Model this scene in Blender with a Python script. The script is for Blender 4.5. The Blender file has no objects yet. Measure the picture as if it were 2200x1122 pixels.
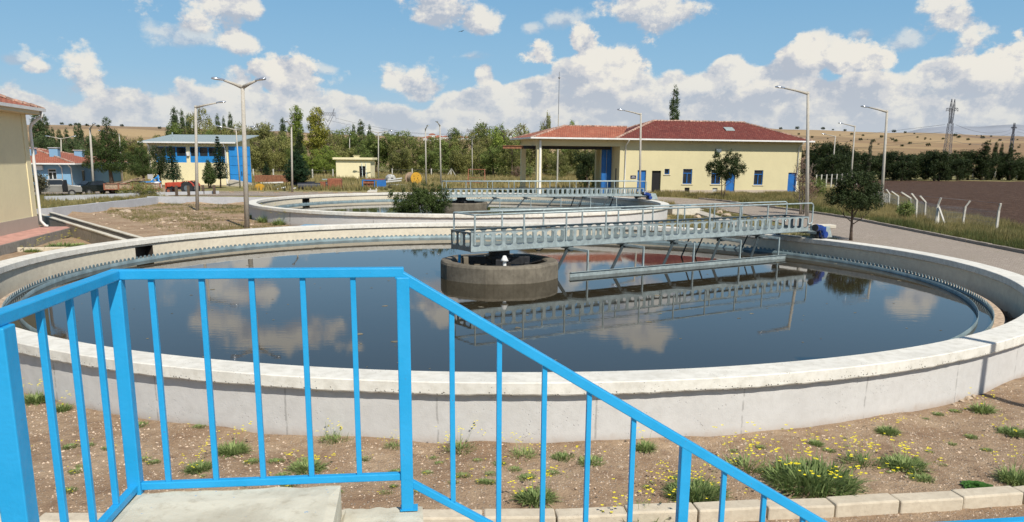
import bpy, math, random
from mathutils import Vector, Matrix, noise as mnoise
random.seed(7)
R = math.radians
scene = bpy.context.scene
COL = scene.collection

# ------------------------------------------------------------------ camera
F, CYP, PITCH, ROLL, EYE = 1776., 733., .21838, .00784, 3.95
cam = bpy.data.cameras.new('camera'); camo = bpy.data.objects.new('camera', cam); COL.objects.link(camo)
cam.sensor_width = 36; cam.lens = F/2200*36; cam.shift_y = (CYP-561)/2200; cam.clip_end = 30000; cam.clip_start = .05
_f = Vector((0, math.cos(PITCH), -math.sin(PITCH))); _r = Vector((1, 0, 0)); _u = _r.cross(_f)
c_, s_ = math.cos(ROLL), math.sin(ROLL)
r2 = _r*c_ + _u*s_; u2 = _u*c_ - _r*s_
M = Matrix((r2, u2, -_f)).transposed().to_4x4(); M.translation = Vector((0, 0, EYE))
camo.matrix_world = M
scene.camera = camo

def ray(x, y):
    a = (x-1100)/F; b = -(y-CYP)/F
    return _f + r2*a + u2*b
def G(x, y, z=0.):            # where the line of sight meets the level z
    d = ray(x, y); t = (z-EYE)/d.z
    return Vector((d.x*t, d.y*t, z))
def D(x, y, Y):               # ... meets the distance Y
    d = ray(x, y); t = Y/d.y
    return Vector((d.x*t, Y, EYE+d.z*t))

def sstep(a, b, x):
    t = max(0., min(1., (x-a)/(b-a))); return t*t*(3-2*t)
def nz(x, y, s, seed=0.): return mnoise.noise(Vector((x/s, y/s, seed)))
def fbm(x, y, s, seed=0., o=4):
    v = 0; a = 1.
    for i in range(o): v += a*nz(x, y, s, seed+i*7.3); a *= .5; s *= .5
    return v

T1 = (-.33, 25.35); T2 = (-3.65, 59.2); RIN, ROUT = 13.88, 14.46
def hill_h(az):               # height profile of the far ridge by bearing (degrees, right positive)
    pts = [(-180, 20), (-60, 55), (-33, 44), (-25, 49), (-16, 46), (-10, 40), (-4, 36), (3, 36), (5, 48), (10, 62), (14, 60), (18, 50), (24, 46), (32, 40), (60, 40), (180, 20)]
    for (a, h), (b, k) in zip(pts, pts[1:]):
        if a <= az <= b: return h+(k-h)*sstep(a, b, az)
    return 20
def gz(X, Y):
    z = 0.
    r = math.hypot(X, Y)
    if X < 6: back = sstep(69.2, 70.0, Y)
    else: back = sstep(62, 84, Y)
    if X < -29.6: back = max(back, sstep(52.5, 53.3, Y))
    z = .45*back
    if r > 260:
        az = math.degrees(math.atan2(X, Y))
        h = hill_h(az)*(1+.10*fbm(X, Y, 500, 3))
        z += h*sstep(330, 1650, r)*(1+.05*nz(X, Y, 260, 9)) + 2*sstep(300, 500, r)*nz(X, Y, 120, 4)
        if r > 1700: z -= (r-1700)*.03*min(1, (r-1700)/800)
        z = max(z, -60)
    return z
def P(x, y):                  # ground point seen at a spot of the photo
    z = 0.
    p = G(x, y, 0)
    for i in range(8):
        z = gz(p.x, p.y)*.7+z*.3 if i < 5 else gz(p.x, p.y)
        p = G(x, y, min(z, 3.2))
    return Vector((p.x, p.y, gz(p.x, p.y)))
def on(X, Y): return Vector((X, Y, gz(X, Y)))
def at(px, Y):                # ground point on the bearing of px at distance Y
    X = (px-1100)/F*Y*1.0
    for i in range(3):
        d = ray(px, 360); X = d.x/d.y*Y
    return on(X, Y)

# ------------------------------------------------------------------ materials
def nodes(name):
    m = bpy.data.materials.new(name); m.use_nodes = True
    nt = m.node_tree; nt.nodes.clear()
    out = nt.nodes.new('ShaderNodeOutputMaterial'); b = nt.nodes.new('ShaderNodeBsdfPrincipled')
    nt.links.new(b.outputs[0], out.inputs[0])
    return m, nt, b
def N(nt, t, **k):
    n = nt.nodes.new(t)
    for a, v in k.items(): setattr(n, a, v)
    return n
def c4(c): return (c[0], c[1], c[2], 1)
def setin(nt, node, key, v):
    if hasattr(v, 'is_linked') or hasattr(v, 'links'): nt.links.new(v, node.inputs[key])
    else: node.inputs[key].default_value = v
def mixc(nt, fac, a, b, mode='MIX'):
    n = N(nt, 'ShaderNodeMix', data_type='RGBA', blend_type=mode)
    setin(nt, n, 0, fac)
    setin(nt, n, 6, c4(a) if isinstance(a, tuple) else a); setin(nt, n, 7, c4(b) if isinstance(b, tuple) else b)
    return n.outputs[2]
def math_(nt, op, a, b=None, c=None, clamp=False):
    n = N(nt, 'ShaderNodeMath', operation=op); n.use_clamp = clamp
    setin(nt, n, 0, a)
    if b is not None: setin(nt, n, 1, b)
    if c is not None: setin(nt, n, 2, c)
    return n.outputs[0]
def ss(nt, v, a, b, lo=0., hi=1.):
    n = N(nt, 'ShaderNodeMapRange', interpolation_type='SMOOTHSTEP')
    setin(nt, n, 0, v); setin(nt, n, 1, a); setin(nt, n, 2, b); setin(nt, n, 3, lo); setin(nt, n, 4, hi)
    return n.outputs[0]
def pos(nt, obj=False, scale=None):
    o = N(nt, 'ShaderNodeTexCoord').outputs['Object'] if obj else N(nt, 'ShaderNodeNewGeometry').outputs['Position']
    if scale:
        m = N(nt, 'ShaderNodeMapping'); m.inputs['Scale'].default_value = scale; nt.links.new(o, m.inputs[0]); o = m.outputs[0]
    return o
def tex(nt, v, s, d=4, r=.55, kind='noise', dist=0.):
    if kind == 'noise':
        n = N(nt, 'ShaderNodeTexNoise'); n.inputs['Detail'].default_value = d; n.inputs['Roughness'].default_value = r; n.inputs['Distortion'].default_value = dist
    else:
        n = N(nt, 'ShaderNodeTexVoronoi', feature=kind)
    n.inputs['Scale'].default_value = s; nt.links.new(v, n.inputs['Vector'])
    return n.outputs[0]
def bump(nt, b, h, strength=.3, dist=.02, normal=None):
    n = N(nt, 'ShaderNodeBump'); n.inputs['Strength'].default_value = strength; n.inputs['Distance'].default_value = dist
    nt.links.new(h, n.inputs['Height'])
    if normal is not None: nt.links.new(normal, n.inputs['Normal'])
    nt.links.new(n.outputs[0], b.inputs['Normal']); return n.outputs[0]

def simple(name, c, rough=.6, metal=0., var=.12, s=3., bmp=.0, bs=40., obj=True, spec=.5, dark=None, dscale=1.2, damt=.5):
    m, nt, b = nodes(name)
    v = pos(nt, obj)
    n = tex(nt, v, s, 5, .6)
    col = mixc(nt, ss(nt, n, .3, .7), tuple(x*(1-var) for x in c), tuple(min(1, x*(1+var)) for x in c))
    if dark:
        n2 = tex(nt, v, dscale, 6, .65)
        col = mixc(nt, ss(nt, n2, .52, .72, 0, damt), col, dark)
    nt.links.new(col, b.inputs['Base Color'])
    b.inputs['Roughness'].default_value = rough; b.inputs['Metallic'].default_value = metal; b.inputs['Specular IOR Level'].default_value = spec
    if bmp: bump(nt, b, tex(nt, v, bs, 4, .6), bmp, .01)
    return m

T_C = (-.33, 25.35)
def cxyz_(nt, x):
    n = N(nt, 'ShaderNodeCombineXYZ'); nt.links.new(x, n.inputs[0]); return n.outputs[0]
def concrete(name, c, c2, stain, pit=.5, streak=.35, big=.35, scale=1., rough=.85, lichen=0., dirt=None, seams=0, edge=False):
    m, nt, b = nodes(name)
    v = pos(nt)
    n1 = tex(nt, v, .9*scale, 6, .6); n2 = tex(nt, v, 6*scale, 6, .65); n3 = tex(nt, v, 60*scale, 3, .6)
    col = mixc(nt, ss(nt, n1, .3, .7), c, c2)
    col = mixc(nt, ss(nt, n2, .35, .75, 0, .5), col, stain)
    vs = pos(nt, scale=(5, 5, .35))
    n4 = tex(nt, vs, 1.3, 5, .7)
    col = mixc(nt, ss(nt, n4, .5, .8, 0, streak), col, stain)
    if dirt:
        sx = N(nt, 'ShaderNodeSeparateXYZ'); nt.links.new(v, sx.inputs[0])
        hz = math_(nt, 'ADD', sx.outputs[2], math_(nt, 'MULTIPLY', n2, .25))
        col = mixc(nt, ss(nt, hz, .32, .08, 0, .75), col, dirt)
    vor = tex(nt, v, 22*scale, kind='F1'); msk = tex(nt, v, 2.2*scale, 3, .6)
    if edge:
        se_ = N(nt, 'ShaderNodeSeparateXYZ'); nt.links.new(v, se_.inputs[0])
        msk = math_(nt, 'ADD', msk, ss(nt, se_.outputs[2], .87, .79, -.03, .16))
        vor = math_(nt, 'SUBTRACT', vor, ss(nt, se_.outputs[2], .84, .78, 0., .10))
    pt = math_(nt, 'MULTIPLY', ss(nt, vor, .22, .05), ss(nt, msk, .5, .62))
    col = mixc(nt, math_(nt, 'MULTIPLY', pt, pit), col, tuple(x*.35 for x in stain))
    if seams:
        mp = N(nt, 'ShaderNodeMapping'); mp.inputs['Location'].default_value = (-T_C[0], -T_C[1], 0); nt.links.new(v, mp.inputs[0])
        s3 = N(nt, 'ShaderNodeSeparateXYZ'); nt.links.new(mp.outputs[0], s3.inputs[0])
        ang = math_(nt, 'MULTIPLY', math_(nt, 'ARCTAN2', s3.outputs[1], s3.outputs[0]), seams)
        fr_ = math_(nt, 'FRACT', math_(nt, 'ADD', ang, math_(nt, 'MULTIPLY', n1, .05)))
        line = math_(nt, 'MULTIPLY', ss(nt, math_(nt, 'ABSOLUTE', math_(nt, 'SUBTRACT', fr_, .5)), .009, .003), ss(nt, n2, .38, .55))
        cell = tex(nt, cxyz_(nt, math_(nt, 'FLOOR', math_(nt, 'ADD', ang, .5))), 3.7, 0, 0)
        col = mixc(nt, ss(nt, cell, .3, .7, 0, .22), col, tuple(x*.78 for x in c))
        col = mixc(nt, math_(nt, 'MULTIPLY', line, .55), col, tuple(x*.5 for x in stain))
    nt.links.new(col, b.inputs['Base Color']); b.inputs['Roughness'].default_value = rough; b.inputs['Specular IOR Level'].default_value = .25
    h = math_(nt, 'SUBTRACT', math_(nt, 'ADD', math_(nt, 'MULTIPLY', n2, .7), math_(nt, 'MULTIPLY', n3, .3)), math_(nt, 'MULTIPLY', pt, 1.3))
    bump(nt, b, h, .45, .02)
    return m

MT = {}
MT['coping'] = concrete('coping_concrete', (.80, .775, .70), (.70, .68, .62), (.46, .43, .36), pit=1., streak=.12, edge=True)
MT['tankwall'] = concrete('wall_concrete', (.63, .62, .60), (.575, .565, .545), (.48, .465, .44), pit=.6, streak=.25, dirt=(.36, .27, .20), seams=6.5)
MT['inwall'] = concrete('inner_render', (.74, .68, .54), (.66, .60, .48), (.52, .46, .36), pit=.15, streak=.15)
MT['hub'] = concrete('old_concrete', (.25, .22, .17), (.15, .13, .10), (.07, .06, .045), pit=.6, streak=.6)
MT['chan'] = concrete('channel_concrete', (.36, .33, .29), (.28, .26, .23), (.16, .15, .13), pit=.5, streak=.6)
MT['chantop'] = concrete('channel_top_concrete', (.68, .64, .54), (.58, .54, .45), (.4, .36, .3), pit=.5, streak=.1)
MT['greywall'] = concrete('grey_painted_concrete', (.50, .51, .53), (.44, .45, .47), (.36, .36, .37), pit=.3, streak=.25)
MT['wetdark'] = simple('wet_channel', (.06, .05, .04), .35)
MT['kerb'] = concrete('kerb_concrete', (.66, .58, .45), (.56, .49, .38), (.42, .35, .26), pit=.5, streak=.1, scale=2)
MT['kerbfar'] = concrete('aged_kerb', (.36, .31, .26), (.28, .24, .2), (.16, .13, .1), pit=.5, streak=.1, scale=2)
MT['pole'] = concrete('lamp_concrete', (.50, .47, .41), (.43, .40, .35), (.30, .27, .22), pit=.3, streak=.3, scale=2)
MT['post'] = concrete('post_concrete', (.62, .60, .54), (.52, .50, .45), (.35, .32, .27), pit=.4, streak=.2, scale=2)
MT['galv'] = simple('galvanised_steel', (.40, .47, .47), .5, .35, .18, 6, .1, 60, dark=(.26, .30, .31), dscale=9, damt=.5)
MT['galvin'] = simple('darkened_galvanised', (.22, .27, .275), .55, .3, .2, 6, dark=(.14, .17, .17), dscale=6)  # same steel as galv, shade put into colour to set far girder back
MT['brace'] = simple('dark_brace_steel', (.055, .07, .075), .55, .3, .2, 6)
MT['weir'] = simple('dull_weir_plate', (.20, .27, .29), .6, .2, .25, 3, dark=(.10, .12, .11), dscale=6, damt=.6)
MT['galvd'] = simple('dull_steel', (.16, .19, .20), .5, .3, .2, 5)
MT['darkmetal'] = simple('dark_metal', (.03, .03, .032), .5, .3, .3, 8)
MT['bluemotor'] = simple('blue_motor_paint', (.012, .045, .22), .35, 0, .15, 6)
MT['bluepaint'] = simple('blue_door_paint', (.015, .13, .40), .5, 0, .12, 1.5, .1, 10, dark=(.012, .08, .28), dscale=.8, damt=.4)
MT['skyblue'] = simple('bright_blue_panel', (.02, .23, .58), .5, 0, .10, 1.2, dark=(.015, .15, .45), dscale=.9, damt=.35)
MT['dullwhite'] = simple('dusty_white', (.50, .50, .48), .7, 0, .15, 3, dark=(.3, .27, .22), dscale=3)
MT['white'] = simple('white_paint', (.74, .74, .72), .5, 0, .06, 2)
MT['glass'] = simple('dark_glass', (.025, .03, .035), .08, 0, .3, 1)
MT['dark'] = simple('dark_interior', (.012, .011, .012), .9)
MT['rust'] = simple('rusty_steel', (.23, .10, .05), .8, 0, .4, 6, .2, 30, dark=(.12, .05, .03), dscale=4)
MT['rustred'] = simple('rusty_red_paint', (.28, .095, .05), .7, 0, .3, 5, dark=(.13, .05, .03), dscale=3)
MT['yellowpaint'] = simple('yellow_paint', (.58, .32, .03), .6, 0, .12, 3, dark=(.25, .13, .03), dscale=2, damt=.6)
MT['wood'] = simple('weathered_wood', (.36, .26, .18), .8, 0, .3, 8, .2, 40)
MT['tyre'] = simple('tyre_rubber', (.025, .025, .027), .8, 0, .3, 10)
MT['tractor'] = simple('red_tractor_paint', (.46, .065, .03), .5, 0, .15, 3)
MT['silver'] = simple('silver_car_paint', (.30, .29, .27), .35, .3, .06, 2)
MT['blackcar'] = simple('black_car_paint', (.012, .017, .016), .2, .1, .1, 2)
MT['redlamp'] = simple('red_tail_lamp', (.45, .02, .02), .3)
MT['lamphead'] = simple('lamp_head_metal', (.62, .66, .72), .22, .75, .1, 6)
MT['brick'] = simple('ledge_brick', (.50, .38, .27), .85, 0, .3, 10, .3, 30, obj=False)
MT['blackpipe'] = simple('black_pipe', (.02, .022, .03), .5, 0, .3, 2)
MT['rock'] = simple('pale_rock', (.46, .36, .26), .9, 0, .25, 4, .5, 12)
MT['stem'] = simple('bark', (.10, .07, .05), .9, 0, .35, 8, .5, 20)
MT['greybark'] = simple('grey_bark', (.17, .14, .11), .9, 0, .35, 8, .5, 20)
MT['slate'] = simple('blue_sign_plate', (.012, .012, .06), .5)
MT['wire'] = simple('steel_wire', (.20, .21, .23), .5, .5)
MT['pylon'] = simple('pylon_steel', (.13, .14, .17), .6, .2)

def railpaint():
    m, nt, b = nodes('blue_gloss_railing_paint')
    v = pos(nt)
    n = tex(nt, v, 4, 5, .6); n2 = tex(nt, v, 45, 5, .7); n3 = tex(nt, v, 11, 4, .7)
    col = mixc(nt, ss(nt, n, .3, .7), (.014, .305, .61), (.024, .34, .67))
    col = mixc(nt, ss(nt, n3, .60, .75, 0, .22), col, (.06, .34, .66))
    chips = math_(nt, 'MULTIPLY', ss(nt, n2, .655, .685), ss(nt, n3, .52, .60))
    col = mixc(nt, chips, col, (.16, .05, .03))
    nt.links.new(col, b.inputs['Base Color'])
    nt.links.new(ss(nt, n3, .3, .7, .3, .5), b.inputs['Roughness']); b.inputs['Specular IOR Level'].default_value = .3
    bump(nt, b, math_(nt, 'ADD', tex(nt, v, 55, 3, .6), math_(nt, 'MULTIPLY', tex(nt, v, 14, 3, .5), 1.5)), .22, .006)
    return m
MT['rail'] = railpaint()

def stairmat():
    m, nt, b = nodes('worn_stair_screed')
    v = pos(nt)
    n1 = tex(nt, v, 2.2, 7, .6, dist=.6); n2 = tex(nt, v, 12, 6, .7); n3 = tex(nt, v, 120, 3, .6); n4 = tex(nt, v, 26, 3, .6)
    col = mixc(nt, ss(nt, n1, .38, .62), (.50, .46, .36), (.66, .62, .50))
    col = mixc(nt, ss(nt, n2, .5, .7, 0, .55), col, (.38, .33, .24))
    col = mixc(nt, ss(nt, n4, .70, .72, 0, .8), col, (.08, .30, .60))
    nt.links.new(col, b.inputs['Base Color']); b.inputs['Roughness'].default_value = .9
    bump(nt, b, math_(nt, 'ADD', n2, math_(nt, 'MULTIPLY', n3, .4)), .45, .01)
    return m
MT['stair'] = stairmat()

def plaster(name, c, edge=None):
    m, nt, b = nodes(name)
    v = pos(nt, True); n1 = tex(nt, v, .6, 6, .6); n2 = tex(nt, v, 5, 5, .6)
    vs = N(nt, 'ShaderNodeMapping'); vs.inputs['Scale'].default_value = (3, 3, .25); nt.links.new(v, vs.inputs[0])
    n3 = tex(nt, vs.outputs[0], 1.5, 5, .7)
    col = mixc(nt, ss(nt, n1, .3, .7), tuple(x*.93 for x in c), c)
    col = mixc(nt, ss(nt, n2, .45, .75, 0, .25), col, tuple(x*.82 for x in c))
    col = mixc(nt, ss(nt, n3, .55, .8, 0, .28), col, tuple(x*.72 for x in c))
    nt.links.new(col, b.inputs['Base Color']); b.inputs['Roughness'].default_value = .9; b.inputs['Specular IOR Level'].default_value = .2
    bump(nt, b, tex(nt, v, 30, 4, .6), .2, .01)
    return m
MT['yellow'] = plaster('pale_yellow_plaster', (.64, .57, .35))
MT['plinth'] = plaster('beige_plinth_render', (.50, .42, .34))
MT['bluewall'] = plaster('light_blue_plaster', (.22, .40, .58))
MT['yellow2'] = plaster('brightened_yellow_plaster', (.84, .75, .48))  # colour raised to carry fill light on the left building; others share it
MT['hatchblue'] = simple('pale_blue_lid', (.13, .38, .58), .5, 0, .1, 2)
MT['cream'] = plaster('cream_soffit', (.66, .58, .40))

def tiles(name, c1, c2, sx=3.3, sy=3.0):
    m, nt, b = nodes(name)
    v = pos(nt, True)
    mp = N(nt, 'ShaderNodeMapping'); mp.inputs['Scale'].default_value = (sx, sy, 0); nt.links.new(v, mp.inputs[0])
    br = N(nt, 'ShaderNodeTexBrick'); br.offset = .5; br.inputs['Scale'].default_value = 1.
    br.inputs['Color1'].default_value = c4(c1); br.inputs['Color2'].default_value = c4(c2); br.inputs['Mortar'].default_value = c4(tuple(x*.35 for x in c1))
    br.inputs['Mortar Size'].default_value = .05; br.inputs['Brick Width'].default_value = .7; br.inputs['Row Height'].default_value = .9; br.inputs['Mortar Smooth'].default_value = .5
    nt.links.new(mp.outputs[0], br.inputs['Vector'])
    n = tex(nt, v, .7, 5, .65); n2 = tex(nt, v, 4, 4, .6)
    col = mixc(nt, ss(nt, n, .35, .7, 0, .45), br.outputs[0], tuple(x*.6 for x in c1))
    col = mixc(nt, ss(nt, n2, .55, .75, 0, .3), col, (.45, .30, .22))
    nt.links.new(col, b.inputs['Base Color']); b.inputs['Roughness'].default_value = .8
    bump(nt, b, math_(nt, 'ADD', math_(nt, 'MULTIPLY', br.outputs['Fac'], -1.), math_(nt, 'MULTIPLY', n2, .3)), .8, .05)
    return m
MT['tile'] = tiles('dark_red_roof_tiles', (.15, .030, .022), (.20, .048, .033))
MT['tile2'] = tiles('orange_red_roof_tiles', (.38, .11, .06), (.46, .17, .10))
MT['ridge'] = simple('mortared_ridge_tiles', (.46, .30, .23), .85, 0, .5, 3, dark=(.6, .5, .42), dscale=2.5, damt=.8)

def corr():
    m, nt, b = nodes('corrugated_sheet')
    v = pos(nt, True); w = N(nt, 'ShaderNodeTexWave'); w.inputs['Scale'].default_value = 1.6; nt.links.new(v, w.inputs[0])
    n = tex(nt, v, 1, 4, .6)
    nt.links.new(mixc(nt, n, (.33, .40, .40), (.46, .51, .49)), b.inputs['Base Color']); b.inputs['Roughness'].default_value = .5; b.inputs['Metallic'].default_value = .2
    bump(nt, b, w.outputs[1], .6, .05); return m
MT['corr'] = corr()

def pavers():
    m, nt, b = nodes('interlocking_pavers')
    v = pos(nt)
    mp = N(nt, 'ShaderNodeMapping'); mp.inputs['Rotation'].default_value = (0, 0, .5); nt.links.new(v, mp.inputs[0])
    br = N(nt, 'ShaderNodeTexBrick'); br.inputs['Scale'].default_value = 4.5; br.inputs['Mortar Size'].default_value = .03
    br.inputs['Color1'].default_value = (.35, .29, .24, 1); br.inputs['Color2'].default_value = (.47, .39, .32, 1); br.inputs['Mortar'].default_value = (.15, .12, .09, 1)
    nt.links.new(mp.outputs[0], br.inputs['Vector'])
    n = tex(nt, v, .35, 6, .65); n2 = tex(nt, v, 7, 4, .6); n5 = tex(nt, v, 1.6, 6, .7)
    col = mixc(nt, ss(nt, n, .4, .65, 0, .6), br.outputs[0], (.30, .25, .20)); col = mixc(nt, ss(nt, n2, .5, .72, 0, .5), col, (.24, .19, .13)); col = mixc(nt, ss(nt, n5, .56, .72, 0, .55), col, (.52, .46, .37)); col = mixc(nt, ss(nt, n5, .42, .30, 0, .5), col, (.22, .20, .10))
    nt.links.new(col, b.inputs['Base Color']); b.inputs['Roughness'].default_value = .9
    bump(nt, b, math_(nt, 'ADD', math_(nt, 'MULTIPLY', br.outputs['Fac'], -.6), math_(nt, 'MULTIPLY', n2, .5)), .5, .02)
    return m
MT['paver'] = pavers()
MT['pinkpaver'] = simple('pink_pavers', (.50, .27, .22), .85, 0, .2, 3, .3, 12)
MT['pathcon'] = simple('path_concrete', (.46, .42, .35), .9, 0, .12, 1.5, .3, 20, obj=False)

def water():
    m, nt, b = nodes('murky_still_water')
    v = pos(nt)
    n = tex(nt, v, .25, 4, .6)
    nt.links.new(mixc(nt, n, (.030, .0245, .014), (.040, .032, .019)), b.inputs['Base Color'])
    b.inputs['Roughness'].default_value = .015; b.inputs['IOR'].default_value = 1.30; b.inputs['Specular IOR Level'].default_value = .5
    mp = N(nt, 'ShaderNodeMapping'); mp.inputs['Rotation'].default_value = (0, 0, -.5); mp.inputs['Scale'].default_value = (1, 3.2, 1); nt.links.new(v, mp.inputs[0])
    r = tex(nt, mp.outputs[0], 2.2, 3, .55); r2_ = tex(nt, v, 9, 2, .5)
    patch = ss(nt, tex(nt, v, .16, 3, .5), .4, .62, .25, 1.)
    h = math_(nt, 'MULTIPLY', math_(nt, 'ADD', r, math_(nt, 'MULTIPLY', r2_, .12)), patch)
    bump(nt, b, h, .016, .05)
    return m
MT['water'] = water()

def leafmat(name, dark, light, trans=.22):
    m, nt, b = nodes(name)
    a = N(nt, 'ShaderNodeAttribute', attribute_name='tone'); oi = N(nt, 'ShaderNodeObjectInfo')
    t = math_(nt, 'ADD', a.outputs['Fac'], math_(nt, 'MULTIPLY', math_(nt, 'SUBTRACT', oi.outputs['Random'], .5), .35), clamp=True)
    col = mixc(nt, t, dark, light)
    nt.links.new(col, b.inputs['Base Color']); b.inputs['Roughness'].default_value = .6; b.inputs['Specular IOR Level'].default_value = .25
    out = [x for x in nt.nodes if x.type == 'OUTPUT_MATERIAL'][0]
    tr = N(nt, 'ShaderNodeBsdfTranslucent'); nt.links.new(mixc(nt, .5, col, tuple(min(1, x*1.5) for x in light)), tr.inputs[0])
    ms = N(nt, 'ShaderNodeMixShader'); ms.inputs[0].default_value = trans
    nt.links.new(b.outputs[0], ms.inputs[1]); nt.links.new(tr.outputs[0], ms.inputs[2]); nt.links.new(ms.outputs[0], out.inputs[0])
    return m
MT['leaf_mid'] = leafmat('mid_green_foliage', (.040, .075, .017), (.26, .31, .085))
MT['leaf_olive'] = leafmat('olive_foliage', (.065, .082, .024), (.37, .36, .12))
MT['leaf_light'] = leafmat('light_green_foliage', (.06, .10, .015), (.33, .40, .08))
MT['leaf_yellow'] = leafmat('yellowing_foliage', (.13, .14, .02), (.50, .47, .09))
MT['leaf_dark'] = leafmat('dark_green_foliage', (.010, .020, .006), (.060, .085, .025))
MT['leaf_shrub'] = leafmat('shrub_foliage', (.012, .028, .006), (.10, .14, .035))
MT['leaf_fir'] = leafmat('fir_needles', (.008, .022, .010), (.04, .085, .035))
MT['leaf_pine'] = leafmat('pine_needles', (.022, .040, .010), (.10, .15, .04))
MT['leaf_poplar'] = leafmat('poplar_foliage', (.03, .055, .022), (.15, .20, .08))
MT['leaf_dry'] = leafmat('dry_pink_foliage', (.14, .08, .06), (.33, .22, .16))
MT['leaf_grey'] = leafmat('grey_green_foliage', (.05, .05, .03), (.20, .19, .12))
MT['leaf_weed'] = leafmat('weed_foliage', (.08, .13, .035), (.36, .44, .17))
MT['leaf_rosette'] = leafmat('rosette_foliage', (.03, .09, .015), (.09, .22, .04))
MT['grass'] = leafmat('verge_grass', (.06, .085, .02), (.42, .33, .15))
MT['grassg'] = leafmat('green_grass', (.04, .075, .015), (.16, .19, .06))
MT['petal'] = simple('yellow_petals', (.80, .68, .02), .6, 0, .05)

# ------------------------------------------------------------------ mesh builder
class MB:
    def __init__(s): s.v = []; s.f = []; s.t = []
    def add(s, vs, fs, tone=None):
        o = len(s.v); s.v += [tuple(p) for p in vs]; s.f += [tuple(i+o for i in f) for f in fs]
        if tone is not None: s.t += [tone]*len(fs)
        return s
    def box(s, x0, x1, y0, y1, z0, z1):
        return s.add([(x0, y0, z0), (x1, y0, z0), (x1, y1, z0), (x0, y1, z0), (x0, y0, z1), (x1, y0, z1), (x1, y1, z1), (x0, y1, z1)],
                     [(3, 2, 1, 0), (4, 5, 6, 7), (0, 1, 5, 4), (1, 2, 6, 5), (2, 3, 7, 6), (3, 0, 4, 7)])
    def bar(s, a, b, w, h=None, up=(0, 0, 1)):
        a = Vector(a); b = Vector(b); h = h or w; d = (b-a).normalized(); up = Vector(up)
        if abs(d.dot(up)) > .98: up = Vector((1, 0, 0)) if abs(d.x) < .9 else Vector((0, 1, 0))
        x = d.cross(up).normalized(); y = x.cross(d)
        vs = []
        for p in (a, b):
            for sx, sy in ((-1, -1), (1, -1), (1, 1), (-1, 1)): vs.append(p+x*sx*w/2+y*sy*h/2)
        return s.add(vs, [(0, 1, 2, 3), (7, 6, 5, 4), (1, 0, 4, 5), (2, 1, 5, 6), (3, 2, 6, 7), (0, 3, 7, 4)])
    def tube(s, pts, r, n=8, cap=True):
        pts = [Vector(p) for p in pts]; rs = r if isinstance(r, (list, tuple)) else [r]*len(pts)
        base = len(s.v); k = len(pts); prev = None; vs = []; fs = []
        for i, p in enumerate(pts):
            d = (pts[min(i+1, k-1)]-pts[max(i-1, 0)]).normalized()
            if prev is None:
                up = Vector((0, 0, 1)) if abs(d.z) < .9 else Vector((1, 0, 0)); x = d.cross(up).normalized()
            else: x = (prev-d*prev.dot(d)).normalized()
            prev = x; y = d.cross(x)
            for j in range(n):
                a = 2*math.pi*j/n; vs.append(p+(x*math.cos(a)+y*math.sin(a))*rs[i])
        for i in range(k-1):
            for j in range(n):
                j2 = (j+1) % n; fs.append((i*n+j, i*n+j2, (i+1)*n+j2, (i+1)*n+j))
        if cap: fs.append(tuple(reversed(range(n)))); fs.append(tuple((k-1)*n+j for j in range(n)))
        return s.add(vs, fs)
    def lathe(s, prof, n=48, c=(0, 0, 0), a0=0, a1=2*math.pi, closed=False):
        full = abs(a1-a0-2*math.pi) < 1e-6; m = n if full else n+1; vs = []; fs = []; k = len(prof)
        for i in range(m):
            a = a0+(a1-a0)*i/n
            for r, z in prof: vs.append((c[0]+r*math.cos(a), c[1]+r*math.sin(a), c[2]+z))
        for i in range(n):
            i2 = (i+1) % m
            for j in range(k if closed else k-1):
                j2 = (j+1) % k; fs.append((i*k+j, i2*k+j, i2*k+j2, i*k+j2))
        return s.add(vs, fs)
    def prism(s, poly, z0, z1, axis='z'):
        n = len(poly); vs = []
        for z in (z0, z1):
            for a, b in poly: vs.append((a, b, z) if axis == 'z' else ((a, z, b) if axis == 'y' else (z, a, b)))
        return s.add(vs, [tuple(reversed(range(n))), tuple(range(n, 2*n))]+[(i, (i+1) % n, n+(i+1) % n, n+i) for i in range(n)])
    def build(s, name, mat, parent=None, smooth=False, bevel=0, fix=True):
        me = bpy.data.meshes.new(name); me.from_pydata(s.v, [], s.f); me.materials.append(mat)
        if s.t and len(s.t) == len(s.f):
            at_ = me.attributes.new('tone', 'FLOAT', 'FACE'); at_.data.foreach_set('value', s.t)
        if fix and len(s.f) < 60000 and not s.t:
            import bmesh
            bm = bmesh.new(); bm.from_mesh(me); bmesh.ops.recalc_face_normals(bm, faces=bm.faces); bm.to_mesh(me); bm.free()
        if smooth:
            me.polygons.foreach_set('use_smooth', [True]*len(me.polygons))
        me.update()
        o = bpy.data.objects.new(name, me); COL.objects.link(o)
        if parent: o.parent = parent
        if bevel:
            b = o.modifiers.new('bevel', 'BEVEL'); b.width = bevel; b.segments = 2; b.limit_method = 'ANGLE'; b.angle_limit = R(40)
        return o

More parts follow.
